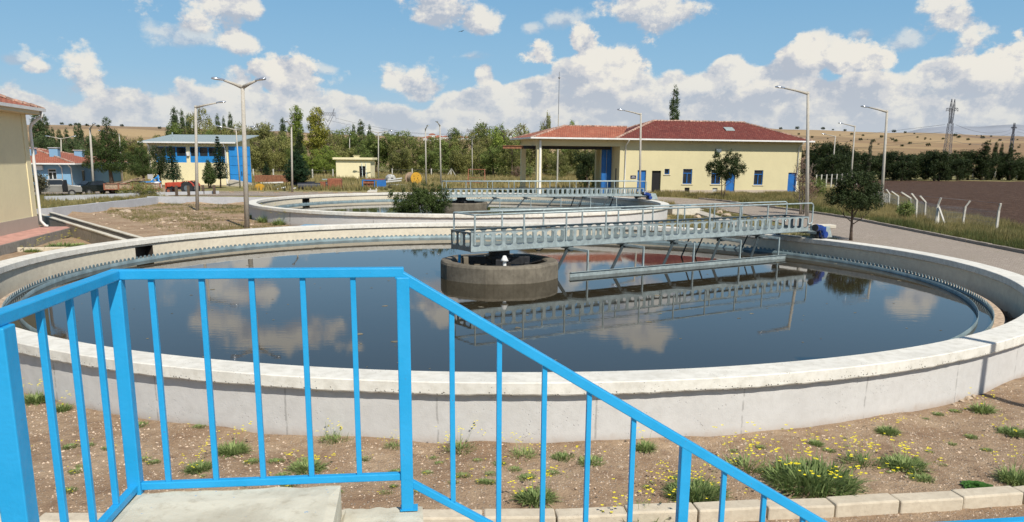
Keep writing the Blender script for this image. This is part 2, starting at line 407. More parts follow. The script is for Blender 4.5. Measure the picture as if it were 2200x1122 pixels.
def thing(name, label, cat, loc=(0, 0, 0), rz=0., group=None, scale=1.):
    o = bpy.data.objects.new(name, None); COL.objects.link(o); o.empty_display_size = .2
    o.location = loc; o.rotation_euler = (0, 0, rz); o.scale = (scale,)*3 if not isinstance(scale, tuple) else scale
    o['label'] = label; o['category'] = cat
    if group: o['group'] = group
    return o
def tag(o, label, cat, group=None):
    o['label'] = label; o['category'] = cat
    if group: o['group'] = group
    return o
def struct(o, kind='structure'): o['kind'] = kind; return o
KIDS = {}
def kids(o): return [c for c in bpy.data.objects if c.parent is o]
def dup(root, loc, rz=0., scale=None, label=None, group=None):
    if root.name not in KIDS: KIDS[root.name] = [(c, kids(c)) for c in kids(root)]
    r = root.copy(); COL.objects.link(r); r.location = loc; r.rotation_euler = (0, 0, rz)
    if scale is not None: r.scale = (scale,)*3 if not isinstance(scale, tuple) else scale
    if label: r['label'] = label
    if group: r['group'] = group
    for c, gs in KIDS[root.name]:
        c2 = c.copy(); COL.objects.link(c2); c2.parent = r
        for g in gs: g2 = g.copy(); COL.objects.link(g2); g2.parent = c2
    return r

def wall_holes(mb, x0, x1, z0, z1, holes, y=0., depth=.18, back=True):
    xs = sorted({x0, x1, *[h[0] for h in holes], *[h[1] for h in holes]}); zs = sorted({z0, z1, *[h[2] for h in holes], *[h[3] for h in holes]})
    for xa, xb in zip(xs, xs[1:]):
        for za, zb in zip(zs, zs[1:]):
            cx, cz = (xa+xb)/2, (za+zb)/2
            if any(h[0] < cx < h[1] and h[2] < cz < h[3] for h in holes): continue
            mb.add([(xa, y, za), (xb, y, za), (xb, y, zb), (xa, y, zb)], [(0, 1, 2, 3)])
    for a, b, c, d in holes:
        mb.add([(a, y, c), (b, y, c), (b, y, d), (a, y, d), (a, y+depth, c), (b, y+depth, c), (b, y+depth, d), (a, y+depth, d)],
               [(0, 4, 5, 1), (1, 5, 6, 2), (2, 6, 7, 3), (3, 7, 4, 0)])

# ------------------------------------------------------------------ sun and sky
SD = Vector((.49, -.87, 0)).normalized()*math.cos(R(47)) + Vector((0, 0, math.sin(R(47))))
sl = bpy.data.lights.new('sun', 'SUN'); sl.energy = 5.0; sl.angle = R(.55); sl.color = (1., .94, .84)
so = bpy.data.objects.new('sun', sl); COL.objects.link(so); so.rotation_euler = (-SD).to_track_quat('-Z', 'Y').to_euler()

w = bpy.data.worlds.new('World'); scene.world = w; w.use_nodes = True; nt = w.node_tree; nt.nodes.clear()
wo = N(nt, 'ShaderNodeOutputWorld'); bg = N(nt, 'ShaderNodeBackground'); nt.links.new(bg.outputs[0], wo.inputs[0])
sky = N(nt, 'ShaderNodeTexSky', sky_type='NISHITA'); sky.sun_disc = False; sky.sun_elevation = R(47); sky.sun_rotation = math.atan2(.49, -.87); sky.air_density = 1.; sky.dust_density = .6; sky.ozone_density = 2.
tc = N(nt, 'ShaderNodeTexCoord'); dirv = tc.outputs['Generated']
sx = N(nt, 'ShaderNodeSeparateXYZ'); nt.links.new(dirv, sx.inputs[0])
az = math_(nt, 'ARCTAN2', sx.outputs[0], sx.outputs[1]); el = math_(nt, 'ARCSINE', sx.outputs[2])
def skyp(x, y):
    d = ray(x, y).normalized(); return math.atan2(d.x, d.y), math.asin(d.z)
def cxyz(nt, x, y, z=0.):
    n = N(nt, 'ShaderNodeCombineXYZ'); setin(nt, n, 0, x); setin(nt, n, 1, y); setin(nt, n, 2, z); return n.outputs[0]
p0 = cxyz(nt, az, math_(nt, 'MULTIPLY', el, 1.35))
def ntex(v, s, d, r, dist=0.):
    n = N(nt, 'ShaderNodeTexNoise', noise_dimensions='2D'); n.inputs['Scale'].default_value = s; n.inputs['Detail'].default_value = d; n.inputs['Roughness'].default_value = r; n.inputs['Distortion'].default_value = dist
    nt.links.new(v, n.inputs['Vector']); return n.outputs[0]
fb = ntex(p0, 15, 7, .66)          # fine billows
fb2 = ntex(p0, 5, 4, .5)
pu = N(nt, 'ShaderNodeVectorMath', operation='ADD'); nt.links.new(p0, pu.inputs[0]); pu.inputs[1].default_value = (.012, .016, 0)
fbu = ntex(pu.outputs[0], 15, 6, .66)
lit = math_(nt, 'SUBTRACT', fb, fbu)     # faces turned to the sun
# puffs: rounded cells
pw = N(nt, 'ShaderNodeVectorMath', operation='MULTIPLY_ADD'); nz3 = N(nt, 'ShaderNodeTexNoise', noise_dimensions='2D'); nz3.inputs['Scale'].default_value = 22; nz3.inputs['Detail'].default_value = 5
nt.links.new(p0, nz3.inputs['Vector']); nt.links.new(nz3.outputs[1], pw.inputs[0]); pw.inputs[1].default_value = (.035, .035, 0); nt.links.new(p0, pw.inputs[2])
vo = N(nt, 'ShaderNodeTexVoronoi', feature='SMOOTH_F1', voronoi_dimensions='2D'); vo.inputs['Scale'].default_value = 22; vo.inputs['Smoothness'].default_value = .35; nt.links.new(pw.outputs[0], vo.inputs['Vector'])
puff = math_(nt, 'SUBTRACT', .55, vo.outputs[0])
skyc = mixc(nt, ss(nt, el, .0, .30), (.33, .58, .80), (.15, .40, .69))
nish = mixc(nt, 1., sky.outputs[0], (.075, .075, .075), 'MULTIPLY')
base = mixc(nt, ss(nt, el, .25, .75), mixc(nt, .80, nish, skyc), nish)
CR, CM, CG = (.85, .82, .75), (.66, .665, .68), (.46, .51, .59)
def cloudcol(t):   # t 1 bright top .. 0 grey base
    return mixc(nt, ss(nt, t, .5, 1.), mixc(nt, ss(nt, t, 0., .55), CG, CM), CR)
litc = math_(nt, 'MULTIPLY', lit, 4.8)
col = base
pv = cxyz(nt, az, el)
def blobs(col, lst, soft, amp, op):
    m1 = m2 = None
    for x, y, hw, hh in lst:
        a0, e0 = skyp(x, y); sa = F/hw/.86; se = F/hh/.86
        for k in (0, 1):
            q = N(nt, 'ShaderNodeVectorMath', operation='MULTIPLY_ADD'); nt.links.new(pv, q.inputs[0]); q.inputs[1].default_value = (sa, se, 0); q.inputs[2].default_value = (-a0*sa, -(e0-k*.5/se)*se, 0)
            l = N(nt, 'ShaderNodeVectorMath', operation='LENGTH'); nt.links.new(q.outputs[0], l.inputs[0])
            if k == 0: m1 = l.outputs['Value'] if m1 is None else math_(nt, 'MINIMUM', m1, l.outputs['Value'])
            else: m2 = l.outputs['Value'] if m2 is None else math_(nt, 'MINIMUM', m2, l.outputs['Value'])
    d = math_(nt, 'ADD', math_(nt, 'SUBTRACT', 1.05, m1), math_(nt, 'MULTIPLY_ADD', fb, amp*1.6, -amp*.8))
    d = math_(nt, 'MULTIPLY_ADD', puff, .6*amp, d)
    al = ss(nt, d, .0, soft, 0, op)
    t = math_(nt, 'ADD', math_(nt, 'MULTIPLY_ADD', math_(nt, 'SUBTRACT', m2, m1), 1.05, .56), litc)
    return mixc(nt, al, col, cloudcol(t))
col = blobs(col, [(1215, 38, 66, 30), (1145, 58, 32, 15), (35, 128, 34, 12), (705, 150, 34, 13), (1010, 120, 42, 14), (1340, 103, 34, 20), (1850, 75, 28, 14), (1950, 85, 62, 28), (345, 68, 50, 24), (410, 78, 62, 21)], .9, 1.7, .6)
col = blobs(col, [(430, -45, 80, 60), (570, -95, 130, 42), (1375, -50, 115, 45), (930, -15, 62, 40), (450, 5, 105, 45), (540, 25, 50, 24), (522, 95, 50, 26), (935, 30, 60, 38), (1035, 50, 48, 26), (1395, 10, 105, 48), (185, 145, 62, 42), (85, 145, 28, 13), (885, 172, 64, 34), (1037, 162, 20, 24), (1765, 90, 45, 24), (2030, 50, 60, 40), (2090, 90, 55, 45)], .65, 1.9, .95)
col = blobs(col, [(2140, 150, 80, 62), (1300, 140, 105, 62), (1245, 85, 35, 38), (1170, 120, 42, 32), (600, 165, 75, 45), (632, 150, 30, 26), (1740, 130, 60, 42), (1840, 130, 70, 45)], .38, 1.6, 1.)
# the cumulus bank: four ranges of puffs, one before the other
prof = [(-200, 150), (0, 155), (60, 165), (150, 172), (250, 182), (330, 190), (420, 182), (500, 165), (600, 150), (690, 182), (760, 190), (840, 215), (905, 242), (950, 205), (1010, 195), (1060, 205), (1110, 160), (1170, 120), (1250, 110), (1330, 120), (1420, 150), (1480, 175), (1550, 148), (1640, 125), (1720, 100), (1800, 125), (1880, 105), (1960, 130), (2040, 120), (2100, 120), (2200, 140), (2350, 120)]
rampn = N(nt, 'ShaderNodeValToRGB'); cr = rampn.color_ramp
for i, (x, y) in enumerate(prof):
    a_, e_ = skyp(x, y); u = max(0, min(1, a_/1.5+.5))
    if i < 2: e = cr.elements[i]; e.position = u
    else: e = cr.elements.new(u)
    h_ = e_*2.5; e.color = (h_, h_, h_, 1)
nt.links.new(math_(nt, 'MULTIPLY_ADD', az, 1/1.5, .5, clamp=True), rampn.inputs[0])
H0 = math_(nt, 'MULTIPLY', rampn.outputs[0], 1/2.5)
for k, (fr, seed, sc) in enumerate([(1., 0., 1.), (.80, 3.1, 1.15), (.60, 7.7, 1.35), (.42, 11.3, 1.6), (.26, 17.9, 2.)]):
    q = N(nt, 'ShaderNodeVectorMath', operation='MULTIPLY_ADD'); nt.links.new(pw.outputs[0], q.inputs[0]); q.inputs[1].default_value = (sc, sc, 1); q.inputs[2].default_value = (seed, seed*.37, 0)
    v1 = N(nt, 'ShaderNodeTexVoronoi', feature='SMOOTH_F1', voronoi_dimensions='2D'); v1.inputs['Scale'].default_value = 19; v1.inputs['Smoothness'].default_value = .3; nt.links.new(q.outputs[0], v1.inputs['Vector'])
    low = ntex(q.outputs[0], 4.5, 2, .5)
    h = math_(nt, 'ADD', math_(nt, 'MULTIPLY', H0, fr), math_(nt, 'MULTIPLY_ADD', low, .08*fr, -.04*fr))
    h = math_(nt, 'ADD', h, math_(nt, 'MULTIPLY_ADD', v1.outputs[0], -.036, .011))
    h = math_(nt, 'ADD', h, math_(nt, 'MULTIPLY_ADD', fb, .034, -.017))
    dd = math_(nt, 'SUBTRACT', h, el)
    al = ss(nt, dd, -.001, .007+.002*k, 0, [.95, .93, .90, .88, .8][k])
    fall = math_(nt, 'MULTIPLY_ADD', dd, -[24, 27, 32, 38, 44][k], [1.0, .90, .86, .80, .70][k])
    t = math_(nt, 'ADD', fall, math_(nt, 'MULTIPLY', litc, .8))
    t = math_(nt, 'ADD', t, math_(nt, 'MULTIPLY_ADD', fb2, .9, -.45))
    t = math_(nt, 'MAXIMUM', t, .06+.03*k)
    col = mixc(nt, al, col, cloudcol(t))
haze = ss(nt, el, .10, .01, 0, .55)
col = mixc(nt, haze, col, (.54, .60, .66))
nt.links.new(col, bg.inputs[0]); bg.inputs[1].default_value = 1.
w.cycles.sampling_method = 'MANUAL'; w.cycles.sample_map_resolution = 256

# ------------------------------------------------------------------ ground sheet
def fenceX(Y): return 27.9+(Y-48)*.235
def kerbX(Y):
    pts = [(20, 20.2), (35, 21.9), (45, 22.5), (54, 22.9), (60, 23.3), (65, 23.6)]
    if Y <= 20: return 20.2
    for (a, x), (b, y) in zip(pts, pts[1:]):
        if a <= Y <= b: return x+(y-x)*(Y-a)/(b-a)
    return 23.6
def onroad(X, Y):
    r = math.hypot(X-T1[0], Y-T1[1])
    return r > 14 and X > 13 and X < kerbX(Y) and Y < 68
def relief(X, Y):
    rr = math.hypot(X, Y)
    if rr > 95 or Y < 6: return 0
    z = .05*fbm(X, Y, 1.4, 2., 4)*sstep(95, 40, rr)
    r = math.hypot(X-T1[0], Y-T1[1])
    if r < 17: z += .05*sstep(17, 14.5, r)*(1+.8*nz(X, Y, .8, 5))
    if onroad(X, Y): z = -.02
    if Y < 9.4: z = z*.4-.005
    if Y < 9.0+.1*X*.0: z = -.02
    return z
def ground_build():
    angs = []; a = -180.
    while a < 180:
        angs.append(a); a += .42 if -48 <= a < 48 else 4.
    rad = [.0]; r = 1.5
    while r < 12000: rad.append(r); r *= 1.018 if r < 140 else (1.028 if r < 700 else 1.045)
    rad = rad[1:]; n = len(angs); vs = [(0, 0, 0)]; zone = [(0, 0, 0, 1)]
    for r in rad:
        for a in angs:
            X = r*math.sin(R(a)); Y = r*math.cos(R(a)); z = gz(X, Y)+relief(X, Y)
            rt = math.hypot(X-T1[0], Y-T1[1]); rt2 = math.hypot(X-T2[0], Y-T2[1])
            if rt < 13.7 or rt2 < 13.7: z = -2.2
            vs.append((X, Y, z))
            fld = 1. if (Y < 152 and Y > 5 and X > fenceX(Y)+1.5 and r < 330) else 0.
            g = 0.
            if not fld:
                if Y > 71 and r < 500: g = .9
                if X > 21 and Y > 20: g = .85
                if X < -4 and 38 < Y < 70: g = .20+.55*max(0, nz(X, Y, 3, 1))+.4*sstep(-28, -40, X)
                if X > 8 and X < 21 and Y > 44 and Y < 70: g = .55
                if X < -29.6: g = .8
                if Y > 74 and Y < 84 and X < 6 and X > -60: g = .15
                if X < -34 and 74 < Y < 96: g = .1
                if Y > 30 and X < -14 and Y < 40: g = .3
            b = sstep(290, 420, r)
            zone.append((fld, g*(1-b), b, 1))
    fs = [(0, 1+(j+1) % n, 1+j) for j in range(n)]
    for i in range(len(rad)-1):
        for j in range(n):
            j2 = (j+1) % n; fs.append((1+i*n+j, 1+i*n+j2, 1+(i+1)*n+j2, 1+(i+1)*n+j))
    me = bpy.data.meshes.new('ground'); me.from_pydata(vs, [], fs)
    at_ = me.attributes.new('zone', 'FLOAT_COLOR', 'POINT'); at_.data.foreach_set('color', [c for z in zone for c in z])
    me.polygons.foreach_set('use_smooth', [True]*len(me.polygons)); me.update()
    return me
m, gnt, b = nodes('ground_soil_meadow_fields')
v = pos(gnt)
zn = N(gnt, 'ShaderNodeAttribute', attribute_name='zone'); sc_ = N(gnt, 'ShaderNodeSeparateColor'); gnt.links.new(zn.outputs['Color'], sc_.inputs[0])
n1 = tex(gnt, v, .8, 6, .65); n2 = tex(gnt, v, 5, 6, .7); n3 = tex(gnt, v, 40, 4, .7); n0 = tex(gnt, v, .09, 5, .6)
soil = mixc(gnt, ss(gnt, n1, .32, .68), (.35, .235, .15), (.50, .37, .25)); soil = mixc(gnt, ss(gnt, n2, .45, .7, 0, .6), soil, (.20, .125, .082))
soil = mixc(gnt, ss(gnt, n3, .55, .75, 0, .5), soil, (.50, .39, .29))
vo1 = N(gnt, 'ShaderNodeTexVoronoi'); vo1.inputs['Scale'].default_value = 26; gnt.links.new(v, vo1.inputs['Vector'])
sep = N(gnt, 'ShaderNodeSeparateColor'); gnt.links.new(vo1.outputs['Color'], sep.inputs[0])
peb = math_(gnt, 'MULTIPLY', ss(gnt, vo1.outputs[0], .36, .26), ss(gnt, sep.outputs[0], .56, .60))
soil = mixc(gnt, math_(gnt, 'MULTIPLY', peb, .8), soil, mixc(gnt, sep.outputs[1], (.42, .33, .26), (.68, .60, .50)))
grass = mixc(gnt, ss(gnt, n0, .35, .65), (.27, .245, .10), (.40, .335, .17)); grass = mixc(gnt, ss(gnt, n1, .4, .7, 0, .8), grass, (.12, .135, .045)); grass = mixc(gnt, ss(gnt, n2, .5, .75, 0, .5), grass, (.36, .28, .16))
gm = ss(gnt, math_(gnt, 'ADD', sc_.outputs[1], math_(gnt, 'MULTIPLY_ADD', n1, .9, -.45)), .38, .62)
colr = mixc(gnt, gm, soil, grass)
fur = N(gnt, 'ShaderNodeTexWave'); fur.inputs['Scale'].default_value = .9; fur.inputs['Distortion'].default_value = 4; fur.inputs['Detail'].default_value = 3; mpf = N(gnt, 'ShaderNodeMapping'); mpf.inputs['Rotation'].default_value = (0, 0, 1.2); gnt.links.new(v, mpf.inputs[0]); gnt.links.new(mpf.outputs[0], fur.inputs[0])
fieldc = mixc(gnt, ss(gnt, n1, .3, .7), (.058, .035, .024), (.095, .058, .040)); fieldc = mixc(gnt, ss(gnt, n2, .38, .62, 0, .9), fieldc, (.04, .024, .018)); fieldc = mixc(gnt, ss(gnt, fur.outputs[1], .45, .9, 0, .55), fieldc, (.18, .11, .08))
fieldc = mixc(gnt, ss(gnt, tex(gnt, v, 1.6, 6, .75), .5, .66, 0, .6), fieldc, (.19, .125, .09))
colr = mixc(gnt, ss(gnt, sc_.outputs[0], .3, .7), colr, fieldc)
vh = pos(gnt, scale=(1, 1.5, 2)); h1 = tex(gnt, vh, .0032, 5, .55); h2 = tex(gnt, vh, .012, 6, .7); h3 = tex(gnt, v, .05, 5, .7)
vf = N(gnt, 'ShaderNodeTexVoronoi'); vf.inputs['Scale'].default_value = .0045; gnt.links.new(vh, vf.inputs['Vector']); sf = N(gnt, 'ShaderNodeSeparateColor'); gnt.links.new(vf.outputs['Color'], sf.inputs[0])
hill = mixc(gnt, ss(gnt, sf.outputs[0], .2, .8), (.29, .20, .11), (.46, .33, .175)); hill = mixc(gnt, ss(gnt, h1, .52, .60, 0, .75), hill, (.26, .165, .10)); hill = mixc(gnt, ss(gnt, h2, .58, .70, 0, .6), hill, (.24, .20, .10)); hill = mixc(gnt, ss(gnt, h3, .55, .75, 0, .3), hill, (.28, .19, .10))
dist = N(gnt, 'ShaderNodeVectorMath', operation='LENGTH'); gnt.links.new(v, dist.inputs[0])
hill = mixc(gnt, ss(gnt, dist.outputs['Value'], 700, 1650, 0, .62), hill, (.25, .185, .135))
colr = mixc(gnt, ss(gnt, sc_.outputs[2], .3, .8), colr, hill)
gnt.links.new(colr, b.inputs['Base Color']); b.inputs['Roughness'].default_value = .95; b.inputs['Specular IOR Level'].default_value = .1
hh = math_(gnt, 'ADD', math_(gnt, 'MULTIPLY', n2, 1.), math_(gnt, 'ADD', math_(gnt, 'MULTIPLY', n3, .5), math_(gnt, 'MULTIPLY', peb, .35)))
bump(gnt, b, hh, 1., .05)
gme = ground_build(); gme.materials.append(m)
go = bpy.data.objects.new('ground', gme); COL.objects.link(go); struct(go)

def sheet(name, mat, poly_fn, xs, ys, dz):
    vs = []; fs = []; idx = {}
    for i, x in enumerate(xs):
        for j, y in enumerate(ys):
            X, Y = poly_fn(x, y); idx[i, j] = len(vs); vs.append((X, Y, gz(X, Y)+dz))
    for i in range(len(xs)-1):
        for j in range(len(ys)-1): fs.append((idx[i, j], idx[i+1, j], idx[i+1, j+1], idx[i, j+1]))
    mb = MB(); mb.add(vs, fs); o = mb.build(name, mat, smooth=True); struct(o); return o
lin = lambda a, b, n: [a+(b-a)*i/(n-1) for i in range(n)]
# road on the right: from the tank to the kerb, then bending left in front of the building and round the far tank
cl = [(17.8, -12), (17.8, 8), (18.2, 20), (18.6, 30), (19.2, 40), (19.8, 50), (20.1, 58), (19.4, 64.5), (17.4, 69.5), (15.6, 74), (11.5, 77.5), (4, 79), (-6, 78.6), (-20, 77.6), (-40, 76.4), (-70, 75.2)]
wd = [3.9, 3.9, 3.6, 3.5, 3.2, 3.0, 2.9, 2.8, 2.7, 2.7, 2.8, 3, 3, 3, 3, 3]
def cat(pts, t):
    i = min(int(t), len(pts)-2); f = t-i
    p = [pts[max(0, i-1)], pts[i], pts[i+1], pts[min(len(pts)-1, i+2)]]
    q = lambda k: .5*((2*p[1][k])+(-p[0][k]+p[2][k])*f+(2*p[0][k]-5*p[1][k]+4*p[2][k]-p[3][k])*f*f+(-p[0][k]+3*p[1][k]-3*p[2][k]+p[3][k])*f**3)
    return tuple(q(k) for k in range(len(pts[0])))
def roadpt(t, s):
    a = cat(cl, t); b = cat(cl, min(t+.02, len(cl)-1.001)) if t < len(cl)-1.05 else a
    if b == a: a0 = cat(cl, t-.02); d = Vector((a[0]-a0[0], a[1]-a0[1]))
    else: d = Vector((b[0]-a[0], b[1]-a[1]))
    d.normalize(); i = min(int(t), len(wd)-2); w_ = wd[i]+(wd[i+1]-wd[i])*(t-i)
    return (a[0]+d.y*w_*s, a[1]-d.x*w_*s)
sheet('paved_road', MT['paver'], roadpt, lin(0, len(cl)-1.001, 150), lin(-1, 1, 7), .03)
# pavement under the camera, below the kerb
sheet('front_pavement', MT['paver'], lambda x, y: (x, y+.043*x+.0075*max(0, x)**1.35), lin(-30, 22, 60), lin(-8, 8.28, 30), .012)
# mountain beyond, distance haze put into its blue-grey colour
mb = MB(); vs = []; fs = []
for i, a in enumerate(lin(-50, 50, 160)):
    for j, (rr_, hf) in enumerate([(6500, -.3), (7000, .35), (7500, .8), (8000, 1.), (8600, .7)]):
        h_ = (70+230*math.exp(-((a-29)/7.5)**2)+90*math.exp(-((a+2)/9)**2))*(1+.10*nz(a, 0, 3, 2)+.06*nz(a, j, 1., 2)); vs.append((rr_*math.sin(R(a)), rr_*math.cos(R(a)), h_*hf))
for i in range(159):
    for j in range(4): fs.append((i*5+j, i*5+j+1, i*5+j+6, i*5+j+5))
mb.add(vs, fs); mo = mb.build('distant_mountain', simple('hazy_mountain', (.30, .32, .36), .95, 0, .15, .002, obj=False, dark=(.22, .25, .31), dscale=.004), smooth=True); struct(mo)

def Ph(px, py):               # spot on the hills seen at this place of the photo
    d = ray(px, py); d = d/d.y; Y = 200.
    while Y < 2500:
        X = d.x*Y; z = EYE+d.z*Y
        if z <= gz(X, Y): return on(X, Y)
        Y += 6
    return None

# ------------------------------------------------------------------ the two settling tanks
def tank(c, label, hole_az, wet, near):
    t = thing('settling_tank', label, 'settling tank', (c[0], c[1], 0), 0, 'round settling tanks')
    n = 360
    MB().lathe([(14.355, -.3), (14.355, .77)], n).build('outer_wall', MT['tankwall'], t, smooth=True)
    # coping ring with a slightly ragged lower edge
    mb = MB(); m_ = 720; vs = []; fs = []; rnd = random.Random(3)
    pr = [(ROUT-.012, .95), (ROUT, .936), (ROUT, .785), (ROUT-.012, .765), (RIN+.012, .765), (RIN, .78), (RIN, .936), (RIN+.012, .95)]
    for i in range(m_):
        a = 2*math.pi*i/m_
        j1 = .006*nz(i, 0, 9, 1)+.004*rnd.uniform(-1, 1); j2 = .008*nz(i, 3, 7, 5)+.006*rnd.uniform(-1, 1)
        for k, (r, z) in enumerate(pr):
            r_ = r+(j1*.6 if k in (0, 1, 2) else 0); z_ = z+(j2 if k in (2, 3) else 0)+(.004*nz(i, 0, 25, 8))
            vs.append((r_*math.cos(a), r_*math.sin(a), z_))
    for i in range(m_):
        for k in range(8): fs.append((i*8+k, ((i+1) % m_)*8+k, ((i+1) % m_)*8+(k+1) % 8, i*8+(k+1) % 8))
    mb.add(vs, fs).build('coping', MT['coping'], t, smooth=False)
    # inner face with the outlet opening, launder channel, ledge, notched weir and scum baffle
    mb = MB(); ri = 13.95; ha, hb = R(hole_az-1.75), R(hole_az+1.75)
    mb.lathe([(ri, .30), (ri, -.6)], n)
    mb.lathe([(ri, .75), (ri, .30)], 350, a0=hb, a1=ha+2*math.pi)
    mb.lathe([(ri, .765), (ri, .70)], 4, a0=ha, a1=hb)
    mb.build('inner_wall', MT['inwall'], t, smooth=True)
    mb = MB()
    for a in (ha, hb):
        ca, sa = math.cos(a), math.sin(a); mb.add([(ri*ca, ri*sa, .30), (14.34*ca, 14.34*sa, .30), (14.34*ca, 14.34*sa, .70), (ri*ca, ri*sa, .70)], [(0, 1, 2, 3)])
    mb.lathe([(ri, .30), (14.34, .30), (14.34, .70), (ri, .70)], 6, a0=ha, a1=hb)
    mb.build('outlet_opening', MT['wetdark'], t)
    MB().lathe([(13.95, -.05), (13.42, -.05)], n).build('launder_channel', MT['wetdark'], t, smooth=True)
    MB().lathe([(13.44, -.1), (13.44, .375), (13.22, .375), (13.22, -.1)], n).build('brick_ledge', MT['brick'], t)
    MB().lathe([(13.215, .20), (13.215, .40), (13.205, .40), (13.205, .20)], n, closed=True).build('weir_plate', MT['weir'], t, smooth=True)
    mb = MB(); nt_ = 400
    for i in range(nt_):
        a = 2*math.pi*i/nt_; da = 2*math.pi/nt_; pts = []
        for f_, z in ((0, .395), (.12, .40), (.22, .45), (.38, .485), (.62, .485), (.78, .45), (.88, .40), (1, .395)):
            pts.append((a+da*f_, z))
        vs = []
        for r in (13.217, 13.203):
            vs += [(r*math.cos(q), r*math.sin(q), .385) for q, z in pts]+[(r*math.cos(q), r*math.sin(q), z) for q, z in pts]
        fs = [(k, k+1, k+9, k+8) for k in range(7)]+[(k+16, k+24, k+25, k+17) for k in range(7)]+[(k+8, k+9, k+25, k+24) for k in range(7)]
        mb.add(vs, fs)
    mb.build('weir_teeth', MT['weir'], t, fix=False)
    MB().lathe([(12.90, .18), (12.90, .455), (12.888, .455), (12.888, .18)], n, closed=True).build('scum_baffle', MT['weir'], t, smooth=True)
    return t
# outlet bearings: solve on the inner wall circle
def hole_bearing(px, c):
    best = None
    for k in range(3600):
        a = R(k*.1); X = c[0]+13.95*math.cos(a); Y = c[1]+13.95*math.sin(a)
        if Y < c[1]: continue
        d = ray(px, 500); e = abs(X/Y-d.x/d.y)
        if best is None or e < best[0]: best = (e, k*.1)
    return best[1]
tank(T1, 'nearest round concrete settling tank with thick white coping around dark water', hole_bearing(306, T1), 1, True)
tank(T2, 'farther round concrete settling tank behind the first one, below the yellow building', hole_bearing(660, T2), 0, False)
for c in (T1, T2):
    o = MB().lathe([(0.001, 0), (13.206, 0)], 128).build('water', MT['water']); o.location = (c[0], c[1], .35); struct(o)

# ------------------------------------------------------------------ centre piers
def pier(c, label):
    t = thing('centre_pier', label, 'concrete pier', (c[0], c[1], 0), 0, 'centre piers of the tanks')
    mb = MB(); vs = []; fs = []; n = 96; rings = []
    prof = [(1.86, -.4), (1.86, .78), (1.83, .845), (1.80, .86), (1.50, .85), (1.45, .80), (1.42, .45)]
    for i in range(n):
        a = 2*math.pi*i/n; k = math.cos(math.pi/8)/math.cos(((a+.2) % (math.pi/4))-math.pi/8)
        k = k*.35+.65*1.0
        for j, (r, z) in enumerate(prof):
            q = (k if j < 4 else 1)*r+.010*nz(i*.5, z*9, 3, 2)
            vs.append((q*math.cos(a), q*math.sin(a), z+(.02*nz(i, 0, 6, 3+j) if 1 <= j <= 5 else 0)))
    m_ = len(prof)
    for i in range(n):
        for j in range(m_-1): fs.append((i*m_+j, ((i+1) % n)*m_+j, ((i+1) % n)*m_+j+1, i*m_+j+1))
    mb.add(vs, fs).build('pier_ring', MT['hub'], t, smooth=False)
    MB().lathe([(0.01, .52), (1.45, .52)], 48).build('inner_floor', MT['hub'], t)
    mb = MB().box(-.95, .95, -.09, .09, .72, .96).box(-.09, .09, -.8, .8, .72, .94)
    for x in (-.85, .85, -.3, .3): mb.box(x-.07, x+.07, -.16, .16, .52, .80)
    mb.build('bearing_frame', MT['darkmetal'], t, bevel=.01)
    MB().tube([(0, 0, .9), (0, 0, 1.0)], .42, 24).tube([(0, 0, 1.0), (0, 0, 1.24)], .33, 24).build('bearing', MT['darkmetal'], t)
    mb = MB()
    for k in range(22):
        a = R(20+k*3.4); mb.bar((.55*math.cos(a), .55*math.sin(a), .60), (1.44*math.cos(a), 1.44*math.sin(a), .80+.03*(k % 2)), .03, .02)
    mb.build('slatted_cover', MT['darkmetal'], t)
    return t
PC1 = (-.42, 25.62)
pr_ = pier(PC1, 'weathered round concrete pier standing in the nearest tank under the walkway')
pier2 = dup(pr_, (T2[0], T2[1], 0), .4, label='centre pier of the farther tank, partly behind the dark bush')
p = D(1084, 557, 24.15); p.z = .86
t = thing('vent_cap', 'small white capped vent standing on the near rim of the pier', 'vent', (p.x, p.y, .855))
MB().tube([(0, 0, 0), (0, 0, .16)], .055, 16).build('vent_pipe', MT['white'], t)
MB().lathe([(.0, .30), (.045, .29), (.09, .19), (.125, .14), (.05, .14)], 16).build('vent_hood', MT['white'], t, smooth=True)
p = G(986, 560, .86)
tag(MB().tube([(p.x, p.y, .5), (p.x+.02, p.y, 1.04)], .045, 12).build('pipe_stub', MT['rail']), 'short upright blue pipe at the left inside the concrete pier', 'pipe')

# ------------------------------------------------------------------ scraper bridges (local x along the bridge, y away from the viewer)
def girder(mb, x0, x1, y, z0, z1, pitch, th=.012, open_r=.345):
    n = round((x1-x0)/pitch); p = (x1-x0)/n; hw = p*open_r; zl, zh = z0+.14, z1-.04; ch = .07
    for i in range(n):
        a = x0+i*p; cx = a+p/2
        out = [(a, z0), (cx-hw*.5, z0), (cx+hw*.5, z0), (a+p, z0), (a+p, zl+ch), (a+p, zh-ch), (a+p, z1), (cx+hw*.5, z1), (cx-hw*.5, z1), (a, z1), (a, zh-ch), (a, zl+ch)]
        inn = [(cx-hw, zl+ch*.6), (cx-hw+ch, zl), (cx+hw-ch, zl), (cx+hw, zl+ch*.6), (cx+hw, zl+ch), (cx+hw, zh-ch), (cx+hw, zh-ch*.6), (cx+hw-ch, zh), (cx-hw+ch, zh), (cx-hw, zh-ch*.6), (cx-hw, zh-ch), (cx-hw, zl+ch)]
        vs = []
        for yy in (y-th/2, y+th/2):
            vs += [(q[0], yy, q[1]) for q in out]+[(q[0], yy, q[1]) for q in inn]
        fs = []
        for k in range(12):
            k2 = (k+1) % 12
            fs.append((k, k2, 12+k2, 12+k)); fs.append((24+k, 36+k, 36+k2, 24+k2)); fs.append((12+k, 12+k2, 36+k2, 36+k))
        mb.add(vs, fs)
BX0, BX1, BZ0, BZ1, BW = -1.36, 13.95, 1.22, 1.78, .60
